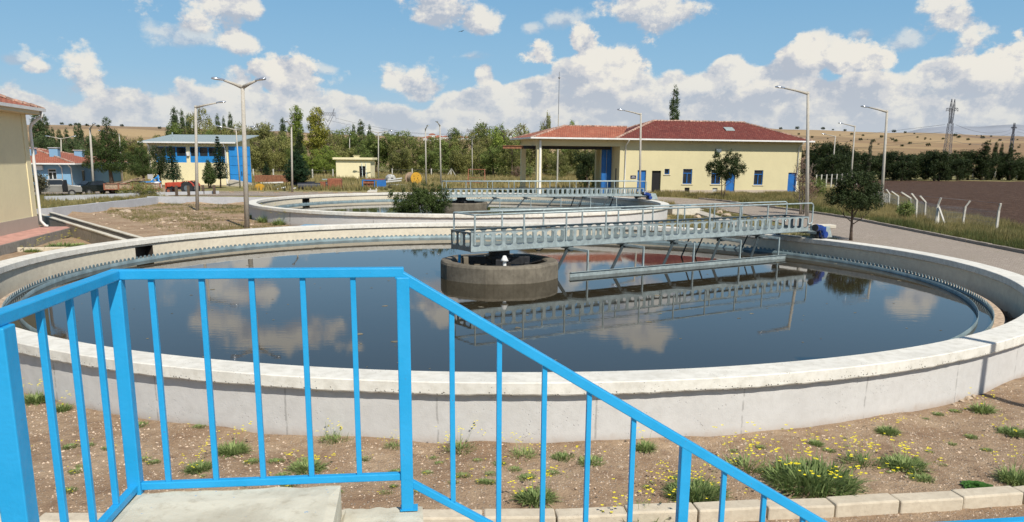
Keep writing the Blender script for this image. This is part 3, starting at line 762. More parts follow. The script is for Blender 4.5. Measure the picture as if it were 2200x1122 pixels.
def bridge(c, rz, label):
    t = thing('scraper_bridge', label, 'walkway bridge', (c[0], c[1], 0), rz, 'rotating scraper bridges')
    for y, s in ((-BW, -1), (BW, 1)):
        mb = MB(); girder(mb, BX0, BX1, y, BZ0, BZ1, .385)
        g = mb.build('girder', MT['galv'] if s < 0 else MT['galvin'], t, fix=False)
        f = MB().box(BX0, BX1, y-.008 if s < 0 else y-.06, y+.06 if s < 0 else y+.008, BZ1-.012+.014, BZ1+.006+.014)
        f.box(BX0, BX1, y-.05, y+.05, BZ0-.016, BZ0-.003); f.build('flange', MT['galvd'], g)  # darker steel puts the flange's shadow line into its colour
    mb = MB(); mb.box(6.28, 6.33, -BW-.035, -BW-.007, BZ0, BZ1)
    for k in range(7): mb.box(6.20, 6.24, -BW-.03, -BW-.007, BZ0+.04+k*.075, BZ0+.075+k*.075)
    mb.build('splice_plate', MT['galv'], t)
    for xx in (BX0, BX1):
        mb = MB(); girder(mb, -BW, BW, 0, BZ0, BZ1, .40)
        mb.v = [(xx+v_[1], v_[0], v_[2]) for v_ in mb.v]; mb.box(xx-.03, xx+.03, -BW, BW, BZ1+.001, BZ1+.012)
        mb.build('end_plate', MT['galvd'], t)
    mb = MB().box(BX0+.02, BX1-.02, -BW+.02, BW-.02, BZ0+.05, BZ0+.062)
    x = BX0+.1
    while x < BX1-.1: mb.box(x, x+.05, -BW+.015, BW-.015, BZ0+.0, BZ0+.05); x += .77
    mb.build('walkway_floor', MT['galvd'], t)
    # railings
    ps = [.12, 1.86, 3.46, 5.06, 6.64, 8.24, 9.8, 11.35, 12.85]
    for y in (-BW, BW):
        yy = y-.03 if y < 0 else y+.03; zt = BZ1+.52
        pts = [(BX0+.12, yy, zt), (BX0+7, yy, zt), (BX1+.02, yy, zt)]
        for k in range(1, 7):
            a = k/6*math.pi/2; pts.append((BX1+.02+.14*math.sin(a), yy, zt-.14+.14*math.cos(a)))
        pts += [(BX1+.16, yy, BZ1-.18)]
        for k in range(1, 5):
            a = k/4*math.pi/2; pts.append((BX1+.16-.1*(1-math.cos(a)), yy, BZ1-.18-.1*math.sin(a)))
        pts.append((BX1-.05, yy, BZ1-.28))
        MB().tube(pts, .029, 8).build('handrail', MT['galv'], t, smooth=True)
        for q in ps:
            MB().tube([(BX0+q, yy, BZ1-.36), (BX0+q, yy, zt)], .028, 8).box(BX0+q-.03, BX0+q+.03, yy-.012, yy+.012, BZ1-.10, BZ1+.0).build('railing_post', MT['galv'], t)
    MB().tube([(BX0+.12, -BW-.03, BZ1+.52), (BX0+.12, BW+.03, BZ1+.52)], .023, 8).build('handrail', MT['galv'], t)
    # skimmer board on its arms
    sy = -1.38; sx0, sx1 = 1.72, 11.75
    mb = MB().box(sx0, sx1, sy-.012, sy+.012, .24, .50).box(sx0, sx1, sy-.05, sy-.0121, .49, .505).box(sx0, sx1, sy+.0121, sy+.06, .46, .475)
    mb.build('skimmer_board', MT['galv'], t, bevel=.003)
    for k, x in enumerate((2.42, 4.72, 7.0, 9.3, 11.35)):
        a = MB().bar((x-.25, -.3, BZ0-.05), (x, sy+.02, BZ0-.10), .05, .07)
        a.bar((x, sy+.02, BZ0-.07), (x, sy+.02, .5), .055, .05); a.build('support_arm', MT['galv'], t)
        b_ = MB().bar((x-.10, -BW+.1, BZ0-.03), (x-1.05, -.95, .30), .10, .035, up=(0, 1, 0)).box(x-.2, x, -BW, -BW+.2, BZ0-.18, BZ0-.02)
        b_.build('scraper_brace', MT['brace'], t)
    for x in (8.9, 9.6, 12.1): MB().bar((x, .7, BZ0), (x-.25, .95, .25), .07, .05).build('scraper_brace', MT['brace'], t)
    # drive: motor, gearbox, wheel carriage with its grey housing
    x = BX1+.06
    h_ = MB(); h_.add([(x+.30, -1.02, .965), (x+.92, -1.02, .965), (x+.92, -.45, .965), (x+.30, -.45, .965), (x+.22, -1.02, 1.42), (x+.72, -1.02, 1.40), (x+.72, -.45, 1.40), (x+.22, -.45, 1.42)],
         [(3, 2, 1, 0), (4, 5, 6, 7), (0, 1, 5, 4), (1, 2, 6, 5), (2, 3, 7, 6), (3, 0, 4, 7)])
    h_.build('wheel_housing', MT['galv'], t, bevel=.015)
    for yy in (-.98, .98):
        w_ = MB().tube([(14.18-.06, yy-.07, 1.11), (14.18-.06, yy+.07, 1.11)], .16, 24); ww = w_.build('wheel', MT['tyre'], t)
    MB().box(13.9, 14.3, -1.0, 1.0, 1.13, 1.22).build('axle_beam', MT['galv'], t)
    m1 = MB().tube([(x-.34, -1.18, 1.40), (x+.06, -1.14, 1.36)], [.11, .11], 20).tube([(x-.44, -1.21, 1.41), (x-.34, -1.20, 1.40)], [.11, .14], 20)
    for k in range(14):
        a = k/14*2*math.pi; m1.bar((x-.32, -1.18+.117*math.cos(a), 1.40+.117*math.sin(a)), (x+.04, -1.14+.117*math.cos(a), 1.36+.117*math.sin(a)), .01, .025)
    m1.build('motor', MT['bluemotor'], t)
    MB().tube([(x-.47, -1.215, 1.413), (x-.42, -1.21, 1.41)], .13, 20).build('fan_cover', MT['darkmetal'], t)
    gb = MB().box(x+.04, x+.22, -1.24, -1.03, 1.06, 1.42); gb.tube([(x+.16, -1.30, 1.12), (x+.16, -1.0, 1.12)], .13, 18); gb.build('gearbox', MT['bluemotor'], t, bevel=.03)
    MB().tube([(x-.2, -1.25, 1.30), (x-.12, -1.3, 1.05), (x+.05, -1.2, 1.0)], .018, 6).build('motor_cable', MT['darkmetal'], t, smooth=True)
    MB().tube([(.95, -.5, 1.24), (1.05, -.52, 1.13), (1.2, -.5, 1.12), (1.35, -.5, 1.22)], .014, 6).build('cable', MT['darkmetal'], t, smooth=True)
    return t
B1 = bridge(PC1, math.atan2(.545, .84), 'near grey steel walkway bridge from the pier to the right rim, with blue motor')
a2 = math.atan2(G(1395, 428, .95).y-T2[1], G(1395, 428, .95).x-T2[0])
B2 = dup(B1, (T2[0], T2[1], 0), a2, label='farther steel walkway bridge over the far tank, in front of the yellow building')
tag(MB().box(-.25, .25, -.05, .05, 0, .04).build('handle_bar', MT['darkmetal']), 'small dark handle standing on the far walkway bridge', 'handle').location = (T2[0]+math.cos(a2)*4.6, T2[1]+math.sin(a2)*4.6, 1.86)

# ------------------------------------------------------------------ blue railing and stair
C0 = Vector((-1.76, 3.64, 0)); ud = Vector((1.24, .15, 0)).normalized()
fr = thing('stair_railing', 'bright blue steel railing around the concrete landing, handrail running down to the right', 'railing', C0, math.atan2(ud.y, ud.x))
ZT, ZB, SL = 3.453, 2.452, -.615
PS = .052
def rbar(name, a, b, w, h=None, up=(0, 0, 1), bev=.005):
    MB().bar(a, b, w, h, up).build(name, MT['rail'], fr, bevel=bev)
rbar('top_rail', (-.026, 0, ZT-.022), (1.268, 0, ZT-.022), .052, .044)
rbar('top_rail', (1.235, 0.0, ZT-.0285), (4.35, 0.0, ZT-.0455+SL*3.088), .051, .048)
LA = Vector((-1.66, 2.60, 0))-C0; ll = Vector((LA.dot(ud), LA.dot(Vector((-ud.y, ud.x, 0))), 0))   # left rail end in local coordinates
lu = ll.normalized(); LL = ll.length
rbar('top_rail', (0-.0, -.027, ZT-.0222), (ll.x+lu.x*.05, ll.y+lu.y*.05, ZT-.0222), .054, .0435)
rbar('bottom_rail', (.0, 0, ZB-.02), (1.245, 0, ZB-.02), .036, .036)
rbar('bottom_rail', (1.27, 0, ZB-.05), (4.35, 0, ZB-.05+SL*3.08), .036, .036)
rbar('bottom_rail', (0, -.02, ZB-.021), (ll.x, ll.y, ZB-.021), .036, .036)
rbar('post', (0, -.005, ZB-.06), (0, -.005, ZT-.044), .060, .060)
rbar('post', (1.262, 0, 2.262), (1.262, 0, ZT-.044), .060, .060)
rbar('post', (2.66, 0, 1.42), (2.66, 0, ZT-.050+SL*1.40), .048, .054)
rbar('post', (ll.x, ll.y, 2.30), (ll.x, ll.y, ZT-.044), .085, .085)
MB().box(ll.x-.05, ll.x+.05, ll.y-.05, ll.y+.05, 2.385, 2.405).build('base_plate', MT['rail'], fr)
MB().box(1.262-.035, 1.262+.05, -.036, .036, 2.262, 2.268).build('base_plate', MT['rail'], fr)
for s in (.149, .366, .583, .809, 1.035): rbar('baluster', (s, 0, ZB-.004), (s, 0, ZT-.043), .025, .025, bev=.003)
for s in (1.486, 1.712, 1.933, 2.156, 2.385, 2.872, 3.095, 3.318, 3.54, 3.76, 3.98): rbar('baluster', (s, 0, ZB-.03+SL*(s-1.27)), (s, 0, ZT-.066+SL*(s-1.262)), .025, .025, bev=.003)
for k in range(1, 4):
    q = lu*(LL*k/4.25); rbar('baluster', (q.x, q.y, ZB-.004), (q.x, q.y, ZT-.043), .025, .025, bev=.003)
# stair: landing and steps in the same frame
stt = thing('concrete_stair', 'pale worn concrete landing and steps splashed with blue paint, under the blue railing', 'staircase', C0, math.atan2(ud.y, ud.x))
def slab(name, x0, x1, y0, y1, z0, z1, seed):
    mb = MB(); nx, ny = 24, 24; vs = []; fs = []
    for i in range(nx+1):
        for j in range(ny+1):
            x = x0+(x1-x0)*i/nx; y = y0+(y1-y0)*j/ny
            e = min(min(i, nx-i)/nx*(x1-x0), min(j, ny-j)/ny*(y1-y0))
            vs.append((x+(.012*nz(i, j, 4, seed) if i in (0, nx) else 0), y+(.018*nz(i, j, 3, seed+1) if j in (0, ny) else 0), z1+.006*fbm(x, y, .3, seed)-(.012 if e == 0 else 0)))
    for i in range(nx):
        for j in range(ny): fs.append((i*(ny+1)+j, (i+1)*(ny+1)+j, (i+1)*(ny+1)+j+1, i*(ny+1)+j+1))
    per = [(i, 0) for i in range(nx)]+[(nx, j) for j in range(ny)]+[(i, ny) for i in range(nx, 0, -1)]+[(0, j) for j in range(ny, 0, -1)]
    b0 = len(vs)
    for i, j in per: q = vs[i*(ny+1)+j]; vs.append((q[0], q[1], z0))
    for k in range(len(per)):
        k2 = (k+1) % len(per); a, b = per[k], per[k2]; fs.append((a[0]*(ny+1)+a[1], b0+k, b0+k2, b[0]*(ny+1)+b[1]))
    mb.add(vs, fs).build(name, MT['stair'], stt)
slab('landing', .0, .945, -3.6, -.015, 1.2, 2.412, 1)
slab('step', .946, 1.335, -3.2, .04, 1.1, 2.262, 2)
slab('step', 1.336, 1.72, -3.2, -.10, .9, 2.03, 3)
slab('step', 1.721, 2.10, -3.2, -.10, .6, 1.80, 4)
slab('step', 2.101, 2.48, -3.2, -.10, .4, 1.57, 5)
slab('landing', 2.481, 3.9, -3.2, .06, 0, 1.42, 6)
MB().box(.05, .9, -3.5, -.15, 0.0, 1.199).build('stair_core', MT['tankwall'], stt)
# second handrail, level, at the lower landing on the right
q0 = G(1960, 1124, 2.0); q1 = G(2300, 1103, 2.0)
lr = thing('lower_handrail', 'end of a level blue handrail at the lower right corner of the picture', 'handrail', (q0.x, q0.y, 0))
dq = q1-q0; MB().bar((0, -.03, 1.97), (dq.x, dq.y-.03, 1.97), .06, .06).build('top_rail', MT['rail'], lr, bevel=.005)
for k in (0.05, .95): MB().bar((dq.x*k, dq.y*k-.03, 0), (dq.x*k, dq.y*k-.03, 1.94), .05, .05).build('post', MT['rail'], lr, bevel=.004)

# ------------------------------------------------------------------ kerbs
def kerbstone(w, d, h, name, mat, label, group):
    t = MB().box(-w/2+.006, w/2-.006, -d/2, d/2, -.1, h); o = t.build(name, mat, bevel=.022); tag(o, label, 'kerb stone', group); return o
def kerbline(proto, pts, L, first=True, jit=.01):
    acc = 0; rnd = random.Random(5); placed = 0
    pts = [Vector((a[0], a[1], 0)) for a in pts]; seg = 0; cur = pts[0].copy()
    total = sum((b-a).length for a, b in zip(pts, pts[1:])); s = L/2
    while s < total:
        q = s; i = 0
        while q > (pts[i+1]-pts[i]).length: q -= (pts[i+1]-pts[i]).length; i += 1
        d = (pts[i+1]-pts[i]).normalized(); p_ = pts[i]+d*q
        o = proto if placed == 0 and first else proto.copy()
        if not (placed == 0 and first): COL.objects.link(o)
        o.location = (p_.x+rnd.uniform(-jit, jit), p_.y+rnd.uniform(-jit, jit), gz(p_.x, p_.y)+rnd.uniform(-.008, .008)); o.rotation_euler = (0, rnd.uniform(-.01, .01), math.atan2(d.y, d.x)+rnd.uniform(-.012, .012))
        placed += 1; s += L
kn = kerbstone(.80, .24, .135, 'kerb_stone', MT['kerb'], 'cream kerb stone in the front row along the gravelly weed bed', 'kerb stones in front of the weed bed')
kerbline(kn, [(x, y-.11) for x, y in ((-9.9, 8.22), (-5.59, 8.36), (-4.0, 8.42), (.43, 8.62), (1.17, 8.69), (3.73, 8.99), (4.53, 9.11), (5.28, 9.22), (6.17, 9.38), (8.0, 9.85), (11, 10.9), (13.5, 12.2))], .80)
kr = kerbstone(1.0, .22, .17, 'kerb_stone', MT['kerbfar'], 'brown kerb stone between the paved road and the grass verge by the fence', 'kerb stones along the grass verge')
kerbline(kr, [roadpt(t_, 1.03) for t_ in lin(2.2, 9.2, 60)], 1.0)
kl = kerbstone(.8, .2, .14, 'kerb_stone', MT['kerb'], 'tan kerb stone beside the left yellow building, near the tank rim', 'kerb stones left of the tank')
kerbline(kl, [(-25, 33.2), (-21, 34.3), (-16.5, 35.2)], .8)
kb = kerbstone(.9, .2, .14, 'kerb_stone', MT['kerbfar'], 'low kerb stone along the yard behind the far tank', 'kerb stones along the back yard')
kerbline(kb, [roadpt(t_, 1.04) for t_ in lin(11.6, 14.4, 30)], 1.4)
scene.cycles.max_bounces = 5; scene.cycles.diffuse_bounces = 2; scene.cycles.glossy_bounces = 3; scene.cycles.transmission_bounces = 3; scene.cycles.caustics_reflective = False; scene.cycles.caustics_refractive = False

# ------------------------------------------------------------------ buildings
def onplane(A, rz, depth, x, y):      # (along, z) of a spot seen on the facade plane at the given depth
    ux, uy = math.cos(rz), math.sin(rz); ox, oy = A[0]-uy*depth, A[1]+ux*depth
    d = ray(x, y); det = d.x*(-uy)+d.y*ux; t = (ox*(-uy)+oy*ux)/det
    return ((d.x*t-ox)*ux+(d.y*t-oy)*uy, EYE+d.z*t)
def window(par, x0, x1, z0, z1, y=.12, frame='bluepaint', sill='cream', split=True, name='window'):
    f = MB(); w_ = .07
    f.box(x0+.001, x1-.001, y-.03, y+.03, z1-w_, z1-.001).box(x0+.001, x1-.001, y-.03, y+.03, z0+.001, z0+w_).box(x0+.001, x0+w_, y-.03, y+.03, z0+w_, z1-w_).box(x1-w_, x1-.001, y-.03, y+.03, z0+w_, z1-w_)
    if split:
        zt = z0+(z1-z0)*.72; f.box(x0+w_, x1-w_, y-.028, y+.028, zt-.04, zt+.04); xm = (x0+x1)/2; f.box(xm-.04, xm+.04, y-.026, y+.026, z0+w_, zt-.04)
    o = f.build(name, MT[frame], par)
    MB().box(x0+.02, x1-.02, y+.031, y+.04, z0+.02, z1-.02).build('pane', MT['glass'], o)
    if sill: MB().box(x0-.12, x1+.12, -.07, .0-.002, z0-.08, z0-.02).build('sill', MT[sill], o)
    return o
def hip_roof(par, x0, x1, y0, y1, ze, zr, rx0, rx1, ry, mat, th=.06, name='roof', rid=((4, 5), (0, 4), (1, 5), (2, 5), (3, 4))):
    v_ = [(x0, y0, ze), (x1, y0, ze), (x1, y1, ze), (x0, y1, ze), (rx0, ry, zr), (rx1, ry, zr)]
    o = MB().add(v_+[(a, b, c-th) for a, b, c in v_[:4]], [(0, 1, 5, 4), (1, 2, 5), (2, 3, 4, 5), (3, 0, 4), (9, 8, 7, 6), (0, 6, 7, 1), (1, 7, 8, 2), (2, 8, 9, 3), (3, 9, 6, 0)]).build(name, mat, par)
    mb = MB(); rnd = random.Random(4)
    for a, b in rid:
        A_, B_ = Vector(v_[a]), Vector(v_[b]); n = max(3, int((B_-A_).length/.36))
        for k in range(n):
            p_ = A_.lerp(B_, k/n); q_ = A_.lerp(B_, (k+.86)/n); j = Vector((0, 0, .03+rnd.uniform(-.012, .02)))
            mb.bar(p_+j, q_+j+Vector((0, 0, .02)), .20, .11)
    mb.build('ridge_tiles', MT['ridge'], o)
    return o

# main yellow building
A = (10.3, 82.0); RZ = math.atan2(.256, .967)
mbd = thing('yellow_building', 'long pale yellow building with dark red hip roof, blue doors and an open drive-through bay', 'building', (A[0], A[1], 0), RZ)
L_, DP = 19.95, 6.7; zt = 5.66
holes = [(1.91, 2.82, .72, 2.84), (3.44, 4.40, .72, 2.80), (4.77, 5.30, 2.45, 2.98), (6.77, 7.77, 1.52, 2.98), (7.03, 7.56, .72, 1.16), (9.90, 10.90, 1.50, 2.94), (10.1, 10.65, .68, 1.12), (11.56, 12.55, .62, 2.74), (14.68, 15.7, 1.42, 2.89), (18.61, 19.62, .46, 2.66)]
mb = MB(); wall_holes(mb, 0, L_, .0, zt, holes)
mb.add([(0, 0, 0), (0, DP, 0), (0, DP, zt), (0, 0, zt)], [(0, 1, 2, 3)]).add([(L_, 0, 0), (L_, DP, 0), (L_, DP, zt), (L_, 0, zt)], [(0, 1, 2, 3)]).add([(0, DP, 0), (L_, DP, 0), (L_, DP, zt), (0, DP, zt)], [(0, 1, 2, 3)])
mb.build('wall', MT['yellow'], mbd, fix=False)
mb = MB(); zp = .92; cuts = [(h[0], h[1]) for h in holes if h[2] < zp]; x = -.03
for a_, b_ in cuts+[(L_+.03, None)]:
    mb.box(x, a_, -.035, -.003, -.1, zp)
    x = b_ if b_ else x
mb.build('plinth', MT['plinth'], mbd)
def door(x0, x1, z0, z1, mat, par=mbd, y=.14):
    o = MB().box(x0+.002, x1-.002, y, y+.04, z0+.002, z1-.002).build('door', MT[mat], par)
    MB().tube([(x1-.12, y-.05, (z0+z1)/2-.1), (x1-.12, y-.05, (z0+z1)/2+.06)], .018, 6).build('handle', MT['galv'], o)
    MB().box(x0+.003, x0+.07, y-.02, y-.001, z0+.01, z1-.01).box(x1-.07, x1-.003, y-.02, y-.001, z0+.01, z1-.01).box(x0+.07, x1-.07, y-.02, y-.001, z1-.08, z1-.01).build('door_frame', MT[mat], o)
    return o
door(*holes[0], 'bluepaint'); door(*holes[7], 'bluepaint'); door(*holes[9], 'bluepaint')
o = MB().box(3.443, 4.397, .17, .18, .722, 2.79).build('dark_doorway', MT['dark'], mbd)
window(mbd, *holes[2], split=False); window(mbd, *holes[3]); window(mbd, *holes[5]); window(mbd, *holes[8])
for h, mt in ((holes[4], 'dark'), (holes[6], 'greywall')): MB().box(h[0]+.002, h[1]-.002, .12, .17, h[2]+.002, h[3]-.002).build('vent_opening', MT[mt], mbd)
MB().box(10.75, 13.3, -1.0, -.04, -.1, .52).build('door_step', MT['chan'], mbd); MB().box(3.1, 5.0, -.8, -.04, -.1, .62).build('door_step', MT['chan'], mbd); MB().box(18.3, 20.1, -.9, -.04, -.1, .42).build('door_step', MT['chan'], mbd)
MB().box(10.14, 10.7, -.26, -.02, 4.62, 4.94).build('floodlight', MT['galvd'], mbd)
sg = MB().box(1.18, 1.76, -.03, -.005, 2.03, 2.34).build('name_plate', MT['slate'], mbd)
mb = MB(); rnd = random.Random(2)
for z, xa, xb in ((2.235, 1.34, 1.60), (2.125, 1.29, 1.66)):
    x = xa
    while x < xb: w_ = rnd.uniform(.018, .032); mb.box(x, x+w_, -.034, -.0305, z-.022, z+.022); x += w_+.012
mb.build('lettering', MT['white'], sg)
# eaves, gutter, downpipes
EO = .78
mb = MB(); mb.box(-.02, L_+EO, -EO, DP+EO, zt, zt+.06); mb.build('soffit', MT['cream'], mbd)
GZ = zt+.06
gt = MB().box(-.2, L_+EO+.05, -EO-.11, -EO-.002, GZ-.02, GZ+.12).box(L_+EO+.002, L_+EO+.11, -EO-.1, DP+EO, GZ-.02, GZ+.12).build('gutter', MT['white'], mbd)
ry = DP/2; rl = onplane(A, RZ, ry, 1405, 258); rr = onplane(A, RZ, ry, 1597, 264.5); ZR = (rl[1]+rr[1])/2
rf = hip_roof(mbd, -EO, L_+EO, -EO, DP+EO, GZ+.08, ZR, rl[0], rr[0], ry, MT['tile'])
def dpipe(x, par=mbd, y=-.09, z0=.2):
    MB().tube([(x, -EO-.05, GZ), (x, -EO-.02, GZ-.12), (x, y, GZ-.55), (x, y, z0), (x, y-.12, z0-.12)], .055, 8).build('downpipe', MT['white'], par, smooth=True)
dpipe(.55); dpipe(19.55); 
q = onplane(A, RZ, 2.2, 1560, 270.5); sk = MB().bar((q[0]-.5, 1.55, 0), (q[0]+.5, 1.55, 0), .62, .1); tt = (1.55+EO)/(ry+EO); zz = GZ+.08+(ZR-GZ-.08)*tt
sk.v = [(a_, b_, zz+.08+(b_-1.55)*(ZR-GZ)/(ry+EO)+c_) for a_, b_, c_ in sk.v]; sk.build('skylight', MT['corr'], mbd, bevel=.02)
# drive-through bay on the left
CD = 6.0; cx0 = -8.35
mb = MB().box(cx0, -.002, .0, .34, 5.08, zt-.003).box(cx0, cx0+.34, .342, CD, 5.08, zt-.004).box(cx0, -.002, CD-.34, CD-.001, 5.08, zt-.003); mb.build('bay_beam', MT['yellow'], mbd)
for x, y in ((cx0, .0), (cx0, CD-.45)): MB().box(x+.002, x+.47, y+.002, y+.45, .0, 5.079).build('column', MT['yellow'], mbd)
MB().box(-8.15, -7.98, -.14, -.02, .2, 5.6).build('downpipe', MT['white'], mbd)
MB().box(cx0-EO, -.021, -EO, CD+EO, zt, zt+.055).build('bay_soffit', MT['cream'], mbd)
MB().box(cx0-EO-.05, -.201, -EO-.11, -EO-.002, GZ-.02, GZ+.12).box(cx0-EO-.11, cx0-EO-.002, -EO-.1, CD+EO, GZ-.02, GZ+.12).build('gutter', MT['white'], mbd)
cl_ = onplane(A, RZ, CD/2, 1212, 270.5); hip_roof(mbd, cx0-EO, -.3, -EO+.01, CD+EO, GZ+.077, cl_[1], cl_[0]+.1, 1.9, CD/2, MT['tile2'], name='bay_roof', rid=((4, 5), (0, 4), (3, 4)))
for xa_, xb_, m_ in ((-11.3, -9.3, 'rust'), (-9.298, -.4, 'darkmetal')): MB().box(xa_, xb_, 1.42, 1.62, 4.78, 4.83).box(xa_, xb_, 1.50, 1.54, 4.83, 5.03).box(xa_, xb_, 1.42, 1.62, 5.03, 5.075).build('crane_beam', MT[m_], mbd)  # stretch under the bay roof is coloured dark to stand for its shade
for k in range(2):
    x = -1.1+k*.55
    d_ = MB().box(x, x+.5, 2.0, 2.06, .5, 5.05); d_.box(x+.04, x+.08, 1.96, 1.999, .5, 5.05).box(x+.42, x+.46, 1.96, 1.999, .5, 5.05); d_.build('folding_door', MT['bluepaint'], mbd)
MB().box(-.34, -.01, 6.0-.4, 5.99, .0, 5.07).build('column', MT['yellow'], mbd)
MB().box(-.03, -.004, .75, .95, 1.2, 3.0).build('slot_window', MT['glass'], mbd)
p = P(1197, 398); hm = D(1197, 162, p.y).z
t = thing('lightning_mast', 'very tall thin mast rising behind the open bay of the yellow building', 'mast', on(p.x, p.y))
MB().tube([(0, 0, 0), (0, 0, 6), (0, 0, 9)], [.11, .09, .05], 10).build('pole', MT['pole'], t)
MB().tube([(0, 0, 9), (0, 0, hm)], [.045, .03], 6).tube([(0, 0, hm-.9), (0, 0, hm-.75), (0, 0, hm-.6)], [.03, .14, .03], 8).build('rod', MT['wire'], t)

# shed with blue window band and open blue doors
sp = at(492, 99.5); sh = thing('workshop_shed', 'yellow workshop with blue window band and big blue doors open at its right', 'workshop', (sp.x, sp.y, 0), .02)
S = lambda x, y: onplane((sp.x, sp.y), .02, 0, x, y)
wl = S(319, 350)[0]; zw1, zw0 = S(410, 315.5)[1], S(410, 337)[1]; zb0 = S(410, 349.5)[1]; zT = S(400, 306)[1]
bands = [(S(334, 330)[0], S(400, 330)[0]), (S(408, 330)[0], S(486, 330)[0])]
mb = MB(); wall_holes(mb, wl, 0, .0, zT, [(a_, b_, zb0, zw1) for a_, b_ in bands], depth=.15)
mb.add([(0, 0, 0), (0, 9, 0), (0, 9, zT+.5), (0, 0, zT)], [(0, 1, 2, 3)]).add([(wl, 0, 0), (wl, 9, 0), (wl, 9, zT+.5), (wl, 0, zT)], [(0, 1, 2, 3)]).add([(wl, 9, 0), (0, 9, 0), (0, 9, zT+.5), (wl, 9, zT+.5)], [(0, 1, 2, 3)])
mb.build('wall', MT['yellow2'], sh, fix=False)
MB().box(wl-.03, .03, -.04, -.003, -.1, S(440, 397)[1]).build('plinth', MT['plinth'], sh)
for a_, b_ in bands:
    MB().box(a_+.002, b_-.002, .06, .14, zb0+.002, zw0).build('blue_panel', MT['skyblue'], sh)
    n = max(2, round((b_-a_)/1.15)); w_ = (b_-a_)/n
    for k in range(n): window(sh, a_+k*w_+.002, a_+(k+1)*w_-.002, zw0+.003, zw1-.003, y=.1, frame='skyblue', sill=None, split=False)
MB().box(S(402.5, 330)[0], S(407.5, 330)[0], -.25, -.01, S(400, 335)[1], S(400, 327)[1]).build('air_conditioner', MT['white'], sh)
MB().add([(wl-.7, -.7, zT-.05), (1.1, -.7, zT-.05), (1.1, 9.5, zT+1.0), (wl-.7, 9.5, zT+1.0), (wl-.7, -.7, zT+.05), (1.1, -.7, zT+.05), (1.1, 9.5, zT+1.1), (wl-.7, 9.5, zT+1.1)], [(3, 2, 1, 0), (4, 5, 6, 7), (0, 1, 5, 4), (1, 2, 6, 5), (2, 3, 7, 6), (3, 0, 4, 7)]).build('roof', MT['corr'], sh)
MB().box(wl-.75, 1.15, -.8, -.702, zT-.10, zT+.06).build('gutter', MT['white'], sh)
MB().tube([(wl+2.6, 1.2, zT+.2), (wl+2.6, 1.2, zT+1.15)], .08, 8).build('flue', MT['galv'], sh)
for x in (wl+.25, -.3): MB().tube([(x, -.72, zT-.08), (x, -.1, zT-.6), (x, -.1, .45), (x-.2, -.3, .25)], .06, 8).build('downpipe', MT['white'], sh, smooth=True)
xr = S(539, 350)[0]; zd1, zd0 = S(515, 315)[1], S(515, 394)[1]
dl = MB().box(.14, xr, -.14, -.06, zd0, zd1)
for k in range(5): z = zd0+(zd1-zd0)*k/4; dl.box(.14, xr, -.175, -.141, max(z-.04, zd0), min(z+.04, zd1))
for x in (.14, .14+(xr-.14)/2-.04, xr-.08): dl.box(x, x+.08, -.18, -.1412, zd0, zd1)
dl = dl.build('door_leaf', MT['skyblue'], sh); MB().box(1.5, 1.56, -.24, -.181, zd0+.9, zd0+1.4).build('handle', MT['darkmetal'], dl)
tag(MB().prism([(0, 0), (4.4, 0), (0.4, .75)], -1.2, .4, 'y').build('loading_ramp', MT['pathcon']), 'pale concrete ramp under the open blue doors of the workshop', 'ramp').location = (sp.x+.1, sp.y-.6, .44)

# blue house on the left
hp = at(150, 86); hs = thing('blue_house', 'single-storey light blue house with orange hip roof and blue chimneys', 'house', (hp.x, hp.y, 0), .12)
Hh = lambda x, y, d=0: onplane((hp.x, hp.y), .12, d, x, y)
ze = Hh(120, 353.5)[1]; xl = -13.; w0 = (Hh(103, 380)[0], Hh(122, 380)[0], Hh(112, 388)[1], Hh(112, 363)[1])
mb = MB(); wall_holes(mb, xl, 0, .0, ze, [w0], depth=.15)
mb.add([(xl, 0, 0), (xl, 15, 0), (xl, 15, ze), (xl, 0, ze)], [(0, 1, 2, 3)]).add([(xl, 15, 0), (0, 15, 0), (0, 15, ze), (xl, 15, ze)], [(0, 1, 2, 3)])
rot = MB(); wall_holes(rot, 0, 15, 0, ze, [(3., 4.0, 1.1, 2.3), (5.6, 6.6, 1.1, 2.3)], depth=.15); mb.add([(-b_, a_, c_) for a_, b_, c_ in rot.v], rot.f)
mb.build('wall', MT['bluewall'], hs, fix=False)
zp = Hh(150, 398)[1]; MB().box(xl, .03, -.04, -.003, 0, zp).box(.003, .04, -.04, 15, 0, zp).build('plinth', MT['plinth'], hs)
window(hs, *w0, frame='white', sill='white')
for a_ in (3., 5.6):
    wn = MB().box(-.14, -.1, a_+.002, a_+.998, 1.102, 2.298).build('window', MT['white'], hs); MB().box(-.099, -.09, a_+.08, a_+.92, 1.18, 2.22).build('pane', MT['glass'], wn)
zr = Hh(100, 318, 5)[1]
hip_roof(hs, xl-.7, .7, -.7, 15.7, ze+.12, zr, xl/2-.6, xl/2+.6, 5.5, MT['tile2'])
MB().box(xl-.72, .72, -.82, -.702, ze+.0, ze+.14).box(.702, .82, -.8, 15.7, ze, ze+.14).build('gutter', MT['white'], hs)
MB().box(xl-.7, .7, -.7, 15.7, ze+.002, ze+.055).build('soffit', MT['white'], hs)
for px_, y_, dpt in ((117, 322, 2.2), (170, 327, 9.), (66, 322, 2.6)):
    a_, z_ = Hh(px_, y_, dpt); c_ = MB().box(a_-.42, a_+.42, dpt-.35, dpt+.35, z_-1.2, z_+.1).build('chimney', MT['bluewall'], hs); MB().box(a_-.5, a_+.5, dpt-.43, dpt+.43, z_+.16, z_+.24).build('cap', MT['greywall'], c_)
for px_ in (134, 154): a_ = Hh(px_, 370)[0]; MB().tube([(a_, -.75, ze), (a_, -.09, ze-.35), (a_, -.09, .5)], .05, 8).build('downpipe', MT['white'], hs, smooth=True)
